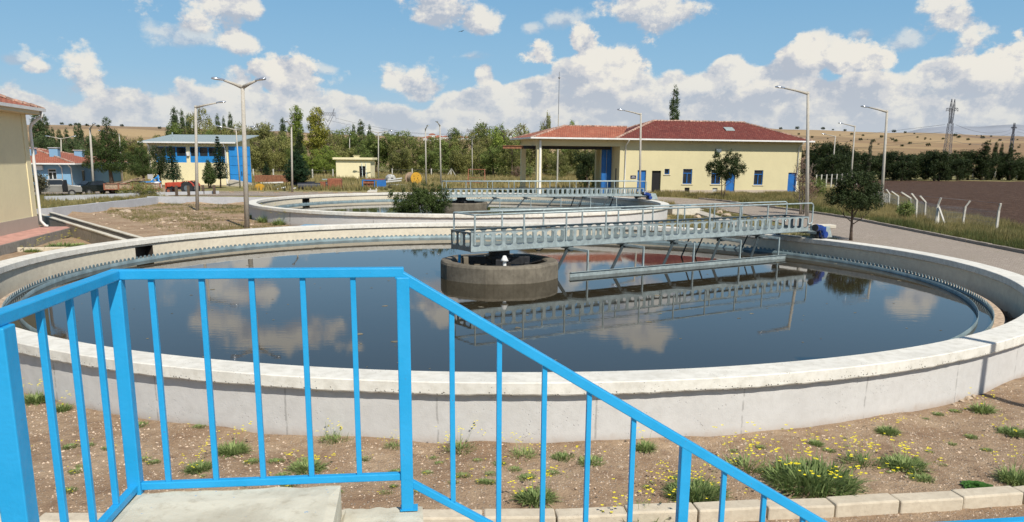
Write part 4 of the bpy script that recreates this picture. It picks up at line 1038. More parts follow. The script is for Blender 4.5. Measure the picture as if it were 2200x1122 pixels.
a_, z_ = Hh(83, 360); MB().box(a_-.45, a_+.45, -.3, -.01, z_-.25, z_+.2).build('air_conditioner', MT['white'], hs)

# yellow building at the left edge
lb = thing('yellow_building', 'pale yellow building cut off by the left edge, with orange tile roof and white downpipe', 'building', (-23.35, 40.8, 0), .185)
ye = D(84, 246, 40.8).z; zp = D(76, 464, 40.8).z
MB().box(-12, 0, -22, 0, zp, ye).build('wall', MT['yellow2'], lb)
MB().box(-12, .05, -22, .05, .0, zp-.003).build('plinth', MT['plinth'], lb)
MB().box(-.45, .04, -.5, .04, zp+.002, ye-.002).build('corner_pilaster', MT['yellow2'], lb)
MB().box(-12.6, .62, -22.6, .62, ye+.003, ye+.22).build('soffit', MT['cream'], lb)
MB().box(.622, .74, -22.6, .74, ye+.16, ye+.30).box(-12, .62, .622, .74, ye+.16, ye+.30).build('gutter', MT['white'], lb)
hip_roof(lb, -12.6, .66, -22.6, .66, ye+.26, ye+2.6, -6.2, -5.8, -7, MT['tile2'])
MB().tube([(.68, .3, ye+.16), (.66, .3, ye-.05), (.2, .16, ye-.45), (.13, .16, ye-.7), (.13, .16, .75), (.3, .2, .5), (.42, .22, .46)], .07, 10).build('downpipe', MT['white'], lb, smooth=True)
tag(MB().box(-8, 1.55, -22, .7, .0, .40).build('raised_pavement', MT['chan']), 'raised pink paved walkway round the foot of the left yellow building', 'walkway')
wkw = bpy.data.objects['raised_pavement']; wkw.location = (-23.35, 40.8, 0); wkw.rotation_euler = (0, 0, .185)
pv_ = MB().box(-8, 1.50, -22, .66, .401, .412).build('paving', MT['pinkpaver'], wkw)

# small yellow hut
hp_ = at(722, 131); wdt = at(796, 131).x-hp_.x
hu = thing('pump_hut', 'small flat-roofed yellow hut with a dark open doorway, in the meadow', 'hut', (hp_.x, hp_.y, 0), 0.)
U = lambda x, y: onplane((hp_.x, hp_.y), 0, 0, x, y)
zt_ = U(750, 343)[1]; dr_ = (U(772, 370)[0], U(785, 370)[0], U(778, 385)[1], U(778, 357)[1])
mb = MB(); wall_holes(mb, 0, wdt, .0, zt_, [dr_], depth=.2); mb.add([(0, 0, 0), (0, 4, 0), (0, 4, zt_), (0, 0, zt_)], [(0, 1, 2, 3)]).add([(wdt, 0, 0), (wdt, 4, 0), (wdt, 4, zt_), (wdt, 0, zt_)], [(0, 1, 2, 3)]); mb.build('wall', MT['yellow2'], hu, fix=False)
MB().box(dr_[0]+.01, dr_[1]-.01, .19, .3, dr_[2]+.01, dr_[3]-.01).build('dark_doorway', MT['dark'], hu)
MB().box(-.04, dr_[0]-.1, -.05, -.003, -.1, U(750, 383)[1]).box(dr_[1]+.1, wdt+.04, -.05, -.003, -.1, U(750, 383)[1]).build('plinth', MT['chan'], hu)
MB().box(-.4, wdt+.4, -.4, 4.4, zt_+.002, U(750, 338.5)[1]).build('roof_slab', MT['yellow2'], hu)
z_ = U(750, 338.5)[1]; MB().box(2.6, 3.4, 1, 1.8, z_+.002, z_+.25).build('chimney', MT['yellow'], hu); MB().box(2.5, 3.5, .9, 1.9, z_+.30, z_+.36).build('chimney_cap', MT['yellow'], hu)
for x, dx in ((U(781, 370)[0], -.2), (U(789, 370)[0], -.15)):
    tag(MB().bar((hp_.x+x, hp_.y-.9, .45), (hp_.x+x+dx, hp_.y-.08, 3.0), .05).build('leaning_pole', MT['galv']), 'thin pole leaning on the hut wall beside its doorway', 'pole', 'poles leaning on the hut')

# low walls and channel
def wallseg(name, label, pts, th, z1, mat, cat_='low wall', top=None, zb=-.2):
    t = thing(name, label, cat_, (0, 0, 0))
    for nm, a, b, m_ in (('wall_body', zb, z1-(.05 if top else 0), mat), ('wall_top', z1-.047, z1, top)):
        if m_ is None: continue
        mb = MB(); vs = []; fs = []; e_ = .012 if nm == 'wall_top' else 0
        sub = []
        for (x0, y0), (x1, y1) in zip(pts, pts[1:]):
            n = max(1, int(math.hypot(x1-x0, y1-y0)/.5)); sub += [(x0+(x1-x0)*k/n, y0+(y1-y0)*k/n) for k in range(n)]
        sub.append(pts[-1])
        for i, (x, y) in enumerate(sub):
            x0, y0 = sub[max(0, i-1)]; x1, y1 = sub[min(len(sub)-1, i+1)]; d = Vector((x1-x0, y1-y0)).normalized(); nx, ny = -d.y, d.x
            for s_ in (-1, 1):
                j = .012*nz(i, s_*3, 2., 1); vs += [(x+nx*s_*(th/2+e_+j), y+ny*s_*(th/2+e_+j), a), (x+nx*s_*(th/2+e_+j), y+ny*s_*(th/2+e_+j), b+.012*nz(i, s_, 3, 4))]
        for i in range(len(sub)-1):
            o = i*4; fs += [(o, o+4, o+5, o+1), (o+2, o+3, o+7, o+6), (o+1, o+5, o+7, o+3), (o, o+2, o+6, o+4)]
        fs += [(0, 1, 3, 2), (len(vs)-4, len(vs)-2, len(vs)-1, len(vs)-3)]
        mb.add(vs, fs).build(nm, m_, t)
    return t
c0, c1 = G(82, 458, .62), G(285, 520, .62); d0, d1 = G(110, 456, .62), G(312, 513, .62)
chn = wallseg('channel_wall', 'near wall of the open concrete channel running to the tank, broken at its end', [(c0.x, c0.y), (c1.x, c1.y)], .2, .62, MT['chan'], 'channel wall', MT['chantop'])
wallseg('channel_wall', 'far dark-streaked wall of the open concrete channel running to the tank', [(d0.x, d0.y), (d1.x, d1.y)], .2, .62, MT['chan'], 'channel wall', MT['chantop'])
g0, g1, g2 = (-30.2, 69.2), (-8, 69.4), (-29.7, 52.6)
wallseg('retaining_wall', 'long low grey retaining wall behind the stony mound', [g0, (-22, 69.3), (-14.2, 69.35)], .25, .60, MT['greywall'])
wallseg('retaining_wall', 'low grey wall slanting from the channel up to the corner by the tall weeds', [(-29.4, 69.0), (-29.5, 60), (-29.6, 53.4), (-31, 49)], .3, .58, MT['greywall'])
a_, b_ = P(97, 432), P(300, 424); wallseg('low_yard_wall', 'low white-grey wall in front of the parked cars', [(a_.x, a_.y), (b_.x, b_.y)], .2, .80, MT['greywall'])
a_, b_ = P(336, 421), P(470, 417); wallseg('low_yard_wall', 'low pale wall in front of the red tractor', [(a_.x, a_.y), (b_.x, b_.y)], .2, .74, MT['greywall'])

# concrete paths and chamber between the tanks
def slabpath(name, label, pxs, z=.09):
    q = [G(x, y, z) for x, y in pxs]; o = MB().prism([(p_.x, p_.y) for p_ in q], -.1, z).build(name, MT['pathcon'], bevel=.02); tag(o, label, 'concrete path'); return o
slabpath('concrete_path', 'long slanting concrete path slab between the two tanks, under the railing', [(1488, 455), (1500, 451), (1655, 496), (1630, 500)], .16)
slabpath('concrete_path', 'short concrete path slab beside the blue-topped chamber', [(1440, 448), (1500, 446), (1512, 450), (1450, 452)], .12)
p = P(886, 0+408); q = [(845, 406), (865, 404), (868, 416), (846, 418)]
ct = thing('valve_chamber', 'square concrete chamber with a flat blue lid beside the far tank', 'valve chamber', (12.2, 61.0, 0), .3)
MB().box(-1.1, 1.1, -.9, .9, -.1, .62).build('chamber', MT['chantop'], ct); MB().box(-.6, .6, -.5, .5, .625, .66).build('lid', MT['hatchblue'], ct)
lp = G(680, 483, .35); ct = thing('hatch', 'flat blue steel hatch lying between the two tanks', 'hatch', (lp.x, lp.y, 0))
MB().box(-1.0, 1.0, -.9, .9, -.1, .26).build('chamber', MT['chantop'], ct); MB().box(-.85, .85, -.75, .75, .265, .30).build('lid', MT['hatchblue'], ct)
kp = G(1770, 490, .1)
tag(MB().prism([(-.5, -.3), (.9, -.35), (.8, .3), (-.4, .35)], 0, .22).build('concrete_block', MT['chantop'], bevel=.04), 'loose concrete block on the road behind the blue motor', 'concrete block').location = (kp.x, kp.y+.8, .03)

# ------------------------------------------------------------------ lamps
def lamp(px, py, ytop, arms, label, r=.115, Y=None, arm=1.5, rise=.32, wx=None):
    b = P(px, py) if Y is None else at(px, Y)
    top = D(px if wx is None else wx, ytop, b.y); h = top.z-b.z
    t = thing('street_lamp', label, 'street lamp', b, 0, 'lamp posts of the plant')
    lean = (top.x-b.x)
    MB().tube([(0, 0, -.1), (lean*.5, 0, h*.5), (lean, 0, h)], [r, r*.82, r*.66], 12).build('pole', MT['pole'], t, smooth=True)
    for dx, dy in arms:
        d = Vector((dx, dy, 0)).normalized(); e = Vector((lean, 0, h-.12))+d*arm+Vector((0, 0, rise)); s0 = Vector((lean, 0, h-.14))
        a = MB().tube([s0-d*.05, s0+d*arm*.45+Vector((0, 0, rise*.55)), e], [r*.72, r*.52, r*.36], 10).build('arm', MT['pole'], t, smooth=True)
        hd = MB(); n = 8; up = Vector((0, 0, 1)); sd = d.cross(up); L = .68
        prof_ = [(0, .05, .05), (.1, .09, .075), (.35, .15, .10), (.55, .15, .10), (L, .06, .05)]; vs = []; fs = []
        for q_, w_, hh_ in prof_:
            for k in range(10):
                an = 2*math.pi*k/10; vs.append(e+d*(q_-.05)+Vector((0, 0, q_*.10))+sd*w_*math.cos(an)+up*(hh_*math.sin(an) if math.sin(an) > 0 else hh_*.45*math.sin(an)))
        for i in range(4):
            for k in range(10): fs.append((i*10+k, i*10+(k+1) % 10, (i+1)*10+(k+1) % 10, (i+1)*10+k))
        fs += [tuple(range(10)), tuple(range(40, 50))]
        hd.add(vs, fs).build('lamp_head', MT['lamphead'], t, smooth=True)
    return t
Lf, Rt, Fr = (-1, -.05), (1, .05), (0.02, -1)
lamp(531, 491, 183, [(-1, -.55), (1, -.45)], 'tall double-armed lamp post standing just behind the near tank rim, left of centre', wx=521, r=.15, arm=.95)
lamp(424, 453, 227, [Rt], 'single lamp post standing in the stony mound, arm to the right', wx=420, r=.13)
lamp(202, 419, 274, [(.6, -.8)], 'curved lamp post beside the black car', wx=193)
lamp(264, 400, 287, [(-1, -.3)], 'lamp post in front of the big pine, arm to the left', wx=256, r=.09)
lamp(516, 404, 277, [Lf, Rt], 'double-armed lamp post in front of the open blue doors', wx=507, r=.09)
lamp(628, 413, 268, [Fr], 'lamp post in front of the round dark green bush, seen end-on', wx=626, r=.11)
lamp(813, 388, 284, [Lf, Rt], 'double-armed lamp post right of the small yellow hut', r=.10)
lamp(751, 352, 293, [(.3, -1)], 'distant lamp post behind the roof of the small hut', Y=165, wx=751, r=.10)
lamp(915, 408, 276, [(.25, -1)], 'left one of two lamp posts close together behind the far tank', Y=100, wx=914, r=.10)
lamp(947, 410, 268, [(-.1, -1)], 'right one of two lamp posts close together behind the far tank', Y=100, wx=945, r=.11)
lamp(1015, 384, 293, [(.5, -1)], 'lamp post in the meadow near the rusty swing frame', wx=1014, r=.09)
lamp(1377, 430, 243, [Lf], 'lamp post in front of the blue door of the yellow building', Y=76, wx=1377, r=.115)
lamp(1734, 471, 197, [Lf], 'tall lamp post at the right end of the yellow building, behind the bridge railing', wx=1736, r=.135, arm=1.6)
lamp(1893, 452, 237, [Lf], 'lamp post behind the round-topped tree by the fence', wx=1906, r=.13, arm=1.5)
lamp(1831, 372, 270, [Lf], 'lamp post rising from the dark trees, between two nearer posts', Y=104, wx=1837, r=.12)
lamp(1789, 396, 292, [Lf], 'smaller lamp post at the left part of the dark trees', Y=126, wx=1795, r=.11)
lamp(130, 345, 297, [Lf, Rt], 'double-armed lamp post behind the roof of the blue house', Y=120, wx=131, r=.11)

# ------------------------------------------------------------------ fences
def bent_post(h=1.75):
    return MB().bar((0, 0, -.2), (0, 0, h), .12).bar((0, 0, h-.02), (.30, -.10, h+.42), .10)
ft = thing('wire_fence', 'wire fence on bent concrete posts between the grass verge and the ploughed field', 'fence', (0, 0, 0))
fp = [(2140, 492, 437), (2072, 480, 431), (1981, 473, 416), (1958, 462, 413), (1940, 455, 411), (1915, 447, 407), (1893, 443, 405)]
tops = []
Ys = [44.5, 48.5, 52.5, 56.8, 61.2, 65.8, 70.5, 75.5, 80.5, 86, 92, 98]
pxs = [2148, 2083, 2020, 1975, 1957, 1935, 1914, 1903, 1890, 1882, 1873, 1866]
pbase = [2140, 2068, 2010, 1987, 1968, 1957, 1930, 1910, 1896, 1885, 1875, 1868]
ybase = [498, 483, 482, 470, 470, 460, 450, 444, 440, 434, 430, 426]
ytop = [437, 431, 425, 421, 416, 413, 411, 407, 405, 403, 401, 400]
for i in range(len(Ys)):
    b_ = P(pbase[i], ybase[i]); tz = D(pxs[i], ytop[i], b_.y)
    lo = MB(); kn_ = Vector((b_.x+(tz.x-b_.x)*.15, b_.y, b_.z+(tz.z-b_.z)*.74))
    lo.bar((b_.x, b_.y, b_.z-.2), kn_, .11).bar(kn_-(Vector((0, 0, .02))), (tz.x, tz.y-.1, tz.z), .095); lo.build('post', MT['post'], ft); tops.append((b_, kn_, tz))
b_ = P(2016, 484); bb = P(2023, 487)
MB().bar((b_.x, b_.y, -.1), (tops[2][1].x, tops[2][1].y, tops[2][1].z-.2), .13).build('post', MT['post'], ft); MB().bar((bb.x+.15, bb.y-.3, -.1), (tops[2][1].x+.02, tops[2][1].y-.1, tops[2][1].z-.15), .09).build('brace', MT['post'], ft)
for fz in (.15, .4, .65, .9):
    MB().tube([a_[0].lerp(a_[1], fz) for a_ in tops]+[], .006, 4).build('wire', MT['wire'], ft)
MB().tube([a_[2] for a_ in tops], .006, 4).build('wire', MT['wire'], ft)
x = 0
mb = MB()
for a_, b_ in zip(tops[1:], tops):
    n = 26; P0, P1, Q0, Q1 = a_[0].lerp(a_[1], .04), b_[0].lerp(b_[1], .04), a_[1], b_[1]
    for k in range(-9, n):
        for s_ in (1, -1):
            u0, u1 = k/n, (k+9)/n
            if s_ < 0: u0, u1 = u1, u0
            va, vb = 0., 1.
            if u0 < 0: va = (0-u0)/(u1-u0); u0c = 0
            else: u0c = u0
            uu0, uu1 = u0, u1
            def pt(f_):
                u = uu0+(uu1-uu0)*f_; return P0.lerp(P1, u).lerp(Q0.lerp(Q1, u), f_)
            fl = [f_ for f_ in (0., .25, .5, .75, 1.) if 0 <= uu0+(uu1-uu0)*f_ <= 1]
            if len(fl) > 1: mb.bar(pt(fl[0]), pt(fl[-1]), .005)
mb.build('wire_mesh', MT['wire'], ft)
# far fences: short upright posts
ff = thing('wire_fence', 'row of short white fence posts across the meadow behind the yard', 'fence', (0, 0, 0)); prev = None
for i, x in enumerate([425, 466, 506, 545, 588, 630, 672, 716, 843, 886, 927, 969, 1011, 1050, 1089, 1126, 1202, 1240]):
    b_ = P(x, 383-3*(x > 800)); top = b_+Vector((0, 0, 1.45)); MB().bar(b_-Vector((0, 0, .1)), top, .17).build('post', MT['post'], ff)
    if prev is not None:
        for fz in (.6, 1.25): MB().bar(prev+Vector((0, 0, fz)), b_+Vector((0, 0, fz)), .015).build('wire', MT['wire'], ff)
    prev = b_
ff = thing('wire_fence', 'far fence with white posts beyond the ploughed field, under the dark trees', 'fence', (0, 0, 0)); prev = None
for i in range(26):
    x = 2042+i*9.5; b_ = P(x, 379+.02*(x-2040)); MB().bar(b_-Vector((0, 0, .1)), b_+Vector((0, 0, 1.9)), .22).build('post', MT['post'], ff)
    if prev is not None:
        for fz in (.5, 1.1, 1.7): MB().bar(prev+Vector((0, 0, fz)), b_+Vector((0, 0, fz)), .03).build('wire', MT['wire'], ff)
    prev = b_
ff = thing('wire_fence', 'pale fence glimpsed behind the road lamps at the foot of the dark trees', 'fence', (0, 0, 0)); prev = None
for i in range(9):
    b_ = P(1752+i*11, 405-i*.8); MB().bar(b_-Vector((0, 0, .1)), b_+Vector((0, 0, 1.7)), .12).build('post', MT['post'], ff)
    if prev is not None:
        for fz in (.5, 1.1, 1.6): MB().bar(prev+Vector((0, 0, fz)), b_+Vector((0, 0, fz)), .02).build('wire', MT['wire'], ff)
    prev = b_

# ------------------------------------------------------------------ pylons and cables
def lattice(mb, z0, z1, w0_, w1_, n, t=.16, cx=0, cx1=None):
    cx1 = cx if cx1 is None else cx1; rings = []
    for i in range(n+1):
        f_ = i/n; z = z0+(z1-z0)*f_; w_ = (w0_+(w1_-w0_)*f_)/2; c = cx+(cx1-cx)*f_
        rings.append([Vector((c+a*w_, b*w_, z)) for a, b in ((-1, -1), (1, -1), (1, 1), (-1, 1))])
    for a, b in zip(rings, rings[1:]):
        for k in range(4):
            mb.bar(a[k], b[k], t); mb.bar(a[k], b[(k+1) % 4], t*.6); mb.bar(a[(k+1) % 4], b[k], t*.6); mb.bar(b[k], b[(k+1) % 4], t*.6)
def pylon_v(px, ybot, ytop_, Y, label, tk=.3):
    b = at(px, Y); b.z = gz(b.x, b.y); h = D(px, ytop_, Y).z-b.z
    t = thing('power_pylon', label, 'power pylon', b, .75); w_ = h*.105
    mb = MB(); lattice(mb, 0, h*.62, w_, w_*.62, 7, tk); mb.build('lattice_body', MT['pylon'], t)
    mb = MB(); 
    for s_ in (-1, 1): lattice(mb, h*.62, h*.86, w_*.35, w_*.30, 4, tk*.7, s_*w_*.22, s_*w_*.6); lattice(mb, h*.86, h, w_*.30, .2, 2, tk*.7, s_*w_*.6, s_*w_*.6)
    lattice(mb, h*.81, h*.86, w_*1.3, w_*1.2, 1, tk); mb.build('cage_head', MT['pylon'], t)
    return b, h
pa = pylon_v(2031, 400, 213, 480, 'tall lattice pylon rising behind the dark trees at the right', .19)
pb = pylon_v(2167, 400, 264, 700, 'smaller lattice pylon farther away at the right edge', .26)
def pylon_d(px, ytop_, Y, label, wpx):
    b = at(px, Y); h = D(px, ytop_, Y).z-b.z; w_ = wpx/F*Y
    t = thing('power_pylon', label, 'power pylon', b, .1); mb = MB()
    lattice(mb, 0, h*.62, h*.16, h*.035, 7, .22); mb.build('lattice_body', MT['pylon'], t)
    mb = MB(); zc = h*.86
    for s_ in (-1, 1):
        mb.bar((0, 0, h*.62), (s_*w_*.36, 0, zc), .3); mb.bar((0, 0, h*.72), (s_*w_*.25, 0, zc), .18); mb.bar((s_*w_*.5, 0, zc-1.2), (s_*w_*.36, 0, zc), .18); mb.bar((s_*w_*.5, 0, zc-3.5), (s_*w_*.5, 0, zc-1.2), .12); mb.bar((s_*w_*.25, 0, zc), (s_*w_*.42, 0, h), .22); mb.bar((s_*w_*.34, 0, zc), (s_*w_*.42, 0, h), .22)
    n = 8
    for k in range(n):
        xa, xb = -w_*.5+w_*k/n, -w_*.5+w_*(k+1)/n; mb.bar((xa, 0, zc), (xb, 0, zc+1.5), .14); mb.bar((xa, 0, zc+1.5), (xb, 0, zc), .14)
    mb.bar((-w_*.5, 0, zc), (w_*.5, 0, zc), .24); mb.bar((-w_*.5, 0, zc+1.5), (w_*.5, 0, zc+1.5), .24); mb.bar((-w_*.16, 0, zc), (0, 0, zc-4), .1); mb.bar((w_*.16, 0, zc), (0, 0, zc-4), .1)
    mb.build('cross_arm', MT['pylon'], t); return b, h, w_
pc = pylon_d(708, 233, 560, 'wide-armed pylon above the trees right of the yellowing poplar', 34)
pd = pylon_d(1016, 276, 760, 'distant wide-armed pylon low over the trees in the middle', 28)
def cable(p0_, p1_, sag, r, label, grp):
    pts = [p0_.lerp(p1_, k/16)-Vector((0, 0, 4*sag*(k/16)*(1-k/16))) for k in range(17)]
    tag(MB().tube(pts, r, 4).build('power_cable', MT['pylon']), label, 'power cable', grp)
A_ = pa[0]+Vector((0, 0, pa[1]*.60)); B_ = pb[0]+Vector((0, 0, pb[1]*.8)); far = D(1480, 306, 1500)
for k, dz in enumerate((0, -4, -9)):
    cable(A_+Vector((-3, 0, dz)), far+Vector((0, 0, -dz*-1.2)), 6, .07, 'thin power cable running left from the tall right pylon', 'cables left of the tall pylon')
    cable(A_+Vector((3, 0, dz)), B_+Vector((0, 0, dz*.6)), 4, .08, 'thin power cable between the two right pylons', 'cables between the right pylons')
    cable(B_+Vector((3, 0, dz*.6)), D(2320, 283+4*k, 800), 3, .08, 'thin power cable leaving the small right pylon to the right', 'cables right of the small pylon')
C_ = pc[0]+Vector((0, 0, pc[1]*.80)); E_ = pd[0]+Vector((0, 0, pd[1]*.82))
for s_ in (-.5, .5): cable(C_+Vector((s_*pc[2], 0, 0)), E_+Vector((s_*pd[2], 0, 0)), 5, .07, 'thin power cable over the meadow trees between the wide-armed pylons', 'cables over the middle trees')

scene.view_settings.view_transform = 'Standard'; scene.view_settings.look = 'None'; scene.view_settings.exposure = 0; scene.view_settings.gamma = 1

# ------------------------------------------------------------------ foliage
def rdir(rnd):
    while True:
        v_ = Vector((rnd.uniform(-1, 1), rnd.uniform(-1, 1), rnd.uniform(-1, 1)))
        if .05 < v_.length < 1: return v_.normalized()
def leaf(mb, p_, d, s, tone, rnd, asp=.55):
    a = d.cross(rdir(rnd)).normalized(); b_ = d.cross(a)
    mb.add([p_-a*s*.5, p_-b_*s*asp*.5, p_+a*s*.5, p_+b_*s*asp*.5], [(0, 1, 2, 3)], tone)
def crown(lobes, nc, nl, cr_, ls, seed, inner=.45, droop=0., flat=1., asp=.55):
    rnd = random.Random(seed); mb = MB(); wts = [(l[3]*l[4]*l[5])**.66 for l in lobes]
    for i in range(nc):
        l = rnd.choices(lobes, wts)[0]; d = rdir(rnd); rr = inner+(1-inner)*rnd.random()**.5
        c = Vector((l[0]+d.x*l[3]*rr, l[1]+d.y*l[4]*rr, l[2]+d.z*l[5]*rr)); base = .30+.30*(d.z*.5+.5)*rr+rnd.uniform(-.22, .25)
        k = cr_*rnd.uniform(.6, 1.35)
        for j in range(int(nl*rnd.uniform(.6, 1.4))):
            e = rdir(rnd)*k*rnd.random()**.45; e.z *= flat
            p_ = c+e-Vector((0, 0, droop*rnd.random()**2))
            n = (e.normalized()*.6+d*.5+rdir(rnd)*.8).normalized()
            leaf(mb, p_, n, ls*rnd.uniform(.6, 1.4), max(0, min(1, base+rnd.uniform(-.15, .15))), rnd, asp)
    return mb
def trunk(h, r, limbs, seed, lean=.05, ns=1, z0=.35, spread=.5, topf=.85):
    rnd = random.Random(seed); mb = MB()
    for s_ in range(ns):
        ox = (s_-(ns-1)/2)*.05*h; p_ = [Vector((ox*.5, 0, -.15))]; dx, dy = rnd.uniform(-lean, lean)+ox/h*2.2, rnd.uniform(-lean, lean)
        for k in range(1, 7): f_ = k/6; p_.append(Vector((ox*.5+dx*h*f_+rnd.uniform(-.012, .012)*h, dy*h*f_+rnd.uniform(-.012, .012)*h, h*topf*f_)))
        mb.tube(p_, [r*(1-.82*k/6)*(1.25 if k == 0 else 1)/(1 if ns == 1 else 1.3) for k in range(7)], 8)
        for k in range(limbs):
            f_ = z0+(.92-z0)*k/max(1, limbs-1); i = min(5, int(f_*6)); b0 = p_[i].lerp(p_[i+1], f_*6-i); an = k*2.4+rnd.uniform(-.4, .4); L = spread*h*(1.05-f_*.7)*rnd.uniform(.7, 1.1)
            e = b0+Vector((math.cos(an)*L*.75, math.sin(an)*L*.75, L*.62)); md = b0.lerp(e, .5)-Vector((0, 0, L*.05))
            mb.tube([b0, md, e], [r*.42*(1-f_*.5), r*.28*(1-f_*.5), r*.08], 5)
            for q_ in range(2):
                e2 = md+Vector((rnd.uniform(-.4, .4)*L, rnd.uniform(-.4, .4)*L, L*rnd.uniform(.25, .5))); mb.tube([md, e2], [r*.16, r*.05], 4)
    return mb
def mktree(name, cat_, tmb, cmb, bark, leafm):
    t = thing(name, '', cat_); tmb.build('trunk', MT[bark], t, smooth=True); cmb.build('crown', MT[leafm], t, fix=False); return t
PROTO = {}
def rl(seed, n, R_, z0, z1, rmin, rmax, zs=.8):
    rnd = random.Random(seed); out = []
    for i in range(n):
        a = rnd.uniform(0, 6.28); q_ = R_*rnd.random()**.5; z = rnd.uniform(z0, z1); r_ = rnd.uniform(rmin, rmax)*(1-.45*abs((z-(z0+z1)/2)/max(.01, z1-z0)))
        out.append((q_*math.cos(a), q_*math.sin(a), z, r_, r_, r_*zs))
    return out
# all prototypes are 10 m tall
PROTO['round_a'] = ('tree', trunk(10, .28, 9, 1), crown(rl(1, 22, 2.9, 1.2, 8.2, 1.3, 2.2, .95), 560, 22, .50, .25, 11), 'stem', 'leaf_mid')
PROTO['round_b'] = ('tree', trunk(10, .28, 9, 2), crown(rl(5, 26, 3.4, 1.0, 8.0, 1.2, 2.1, .9), 600, 22, .50, .25, 12, droop=.5), 'stem', 'leaf_olive')
PROTO['round_c'] = ('tree', trunk(10, .28, 9, 3, ns=2), crown(rl(9, 18, 2.5, 1.4, 8.5, 1.3, 2.2, 1.1), 520, 22, .55, .26, 13, droop=.9), 'stem', 'leaf_olive')
PROTO['tall'] = ('tree', trunk(10, .2, 10, 4, spread=.3), crown([(0, 0, 2.6+k*1.0, 1.25-.10*abs(k-2.5), 1.25-.10*abs(k-2.5), .9) for k in range(7)]+rl(3, 9, 1.0, 1.5, 8, .6, 1.0), 520, 20, .40, .20, 14), 'greybark', 'leaf_light')
PROTO['poplar'] = ('poplar_tree', trunk(10, .16, 8, 5, spread=.12, topf=.95), crown([(.05*math.sin(k*2), .05*math.cos(k), 1.6+k*.9, .80-.055*abs(k-3), .80-.055*abs(k-3), .8) for k in range(9)]+[(0, 0, 9.5, .22, .22, .5)], 460, 20, .30, .16, 15, inner=.4), 'greybark', 'leaf_poplar')
PROTO['dark'] = ('tree', trunk(10, .4, 9, 6), crown(rl(21, 26, 4.1, 1.2, 7.9, 1.4, 2.4, .85), 560, 22, .65, .34, 16), 'stem', 'leaf_dark')
def fir(seed):
    rnd = random.Random(seed); mb = MB()
    for k in range(17):
        z = 1.9+k*.48; R_ = 2.25*(1-(k/17.5))**.85+.08
        for j in range(max(5, int(12-k*.4))):
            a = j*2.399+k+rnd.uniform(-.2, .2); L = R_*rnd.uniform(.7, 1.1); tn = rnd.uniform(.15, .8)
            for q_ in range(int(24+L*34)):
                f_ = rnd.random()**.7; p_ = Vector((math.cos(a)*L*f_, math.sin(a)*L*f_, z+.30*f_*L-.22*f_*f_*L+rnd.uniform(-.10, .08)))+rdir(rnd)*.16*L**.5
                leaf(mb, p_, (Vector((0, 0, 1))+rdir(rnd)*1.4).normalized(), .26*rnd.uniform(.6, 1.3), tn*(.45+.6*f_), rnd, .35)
    return mb
PROTO['fir'] = ('fir_tree', trunk(10, .16, 0, 7, lean=.01, topf=.97), fir(3), 'stem', 'leaf_fir')
PROTO['cypress'] = ('cypress_bush', trunk(10, .35, 3, 8, lean=.01, ns=2, spread=.2, topf=.5), crown([(0, 0, 3.6, 2.3, 2.3, 2.0), (0, 0, 5.2, 1.9, 1.9, 2.2), (0, 0, 7.0, 1.25, 1.25, 2.1), (0, 0, 8.6, .6, .6, 1.4), (0, 0, 2.6, 1.7, 1.7, 1.2)], 620, 26, .40, .26, 17, inner=.45, asp=.35), 'stem', 'leaf_pine')
PROTO['pine'] = ('pine_tree', trunk(10, .3, 11, 9, lean=.02, spread=.36), crown([(0, 0, 9.1, .55, .55, .8), (.3, .2, 7.6, 1.2, 1.2, .9), (-1.3, 0, 6.3, 1.1, 1.0, .8), (1.2, .2, 6.0, 1.3, 1.2, .8), (-2.1, -.2, 4.6, 1.3, 1.2, .8), (2.0, 0, 4.5, 1.5, 1.3, .8), (0, -.9, 5.0, 1.5, 1.3, 1.0), (-1.0, -.8, 3.1, 1.6, 1.3, .7), (1.2, -.7, 3.0, 1.5, 1.3, .75), (-2.6, .2, 3.3, 1.1, 1.0, .6), (2.9, .1, 3.2, .9, 1.0, .6), (.2, 1.0, 4.0, 2.2, 1.2, 1.5), (0, 0, 5.6, 1.9, 1.5, 1.6), (0, 0, 3.6, 2.3, 1.6, 1.2), (0, 0, 7.2, 1.2, 1.1, 1.2)], 900, 24, .38, .20, 18, inner=.35, asp=.35), 'stem', 'leaf_pine')
def get(kind):
    v_ = PROTO[kind]
    if isinstance(v_, tuple): PROTO[kind] = [mktree(*v_[:1], 'tree', v_[1], v_[2], v_[3], v_[4]), 0]
    return PROTO[kind]
rt = random.Random(11)
def tree(kind, px, ytop, wpx, Y, label, group=None, mat=None, py=None, rz=None, cat_=None, wproto=None):
    g_ = get(kind); b_ = at(px, Y) if py is None else P(px, py); h = D(px, ytop, b_.y).z-b_.z
    w0 = wproto or {'round_a': 8.2, 'round_b': 9.4, 'round_c': 7.6, 'tall': 4.0, 'poplar': 2.3, 'dark': 11, 'fir': 4.6, 'cypress': 4.6, 'pine': 7.6}.get(kind, 8)
    sz = h/10.*{'round_a': 1.22, 'round_b': 1.24, 'round_c': 1.2, 'dark': 1.08, 'tall': 1.06}.get(kind, 1.0); sw = wpx/F*b_.y/w0
    sc = (sw, sw, sz)
    rz = rt.uniform(0, 6.28) if rz is None else rz
    if g_[1] == 0: o = g_[0]; o.location = b_; o.rotation_euler = (0, 0, rz); o.scale = sc
    else: o = dup(g_[0], b_, rz, sc)
    g_[1] += 1; o['label'] = label; o['category'] = cat_ or 'tree'
    if group: o['group'] = group
    elif 'group' in o: del o['group']
    for c in ([x_ for x_ in o.children] or kids(o)):
        if c.name.startswith('crown'):
            if mat: c.material_slots[0].link = 'OBJECT'; c.material_slots[0].material = MT[mat]
            else: c.material_slots[0].link = 'DATA'
    return o
BG = 'trees of the belt behind the meadow'; BL = 'bushy olive-green tree in the dense belt behind the meadow fence'
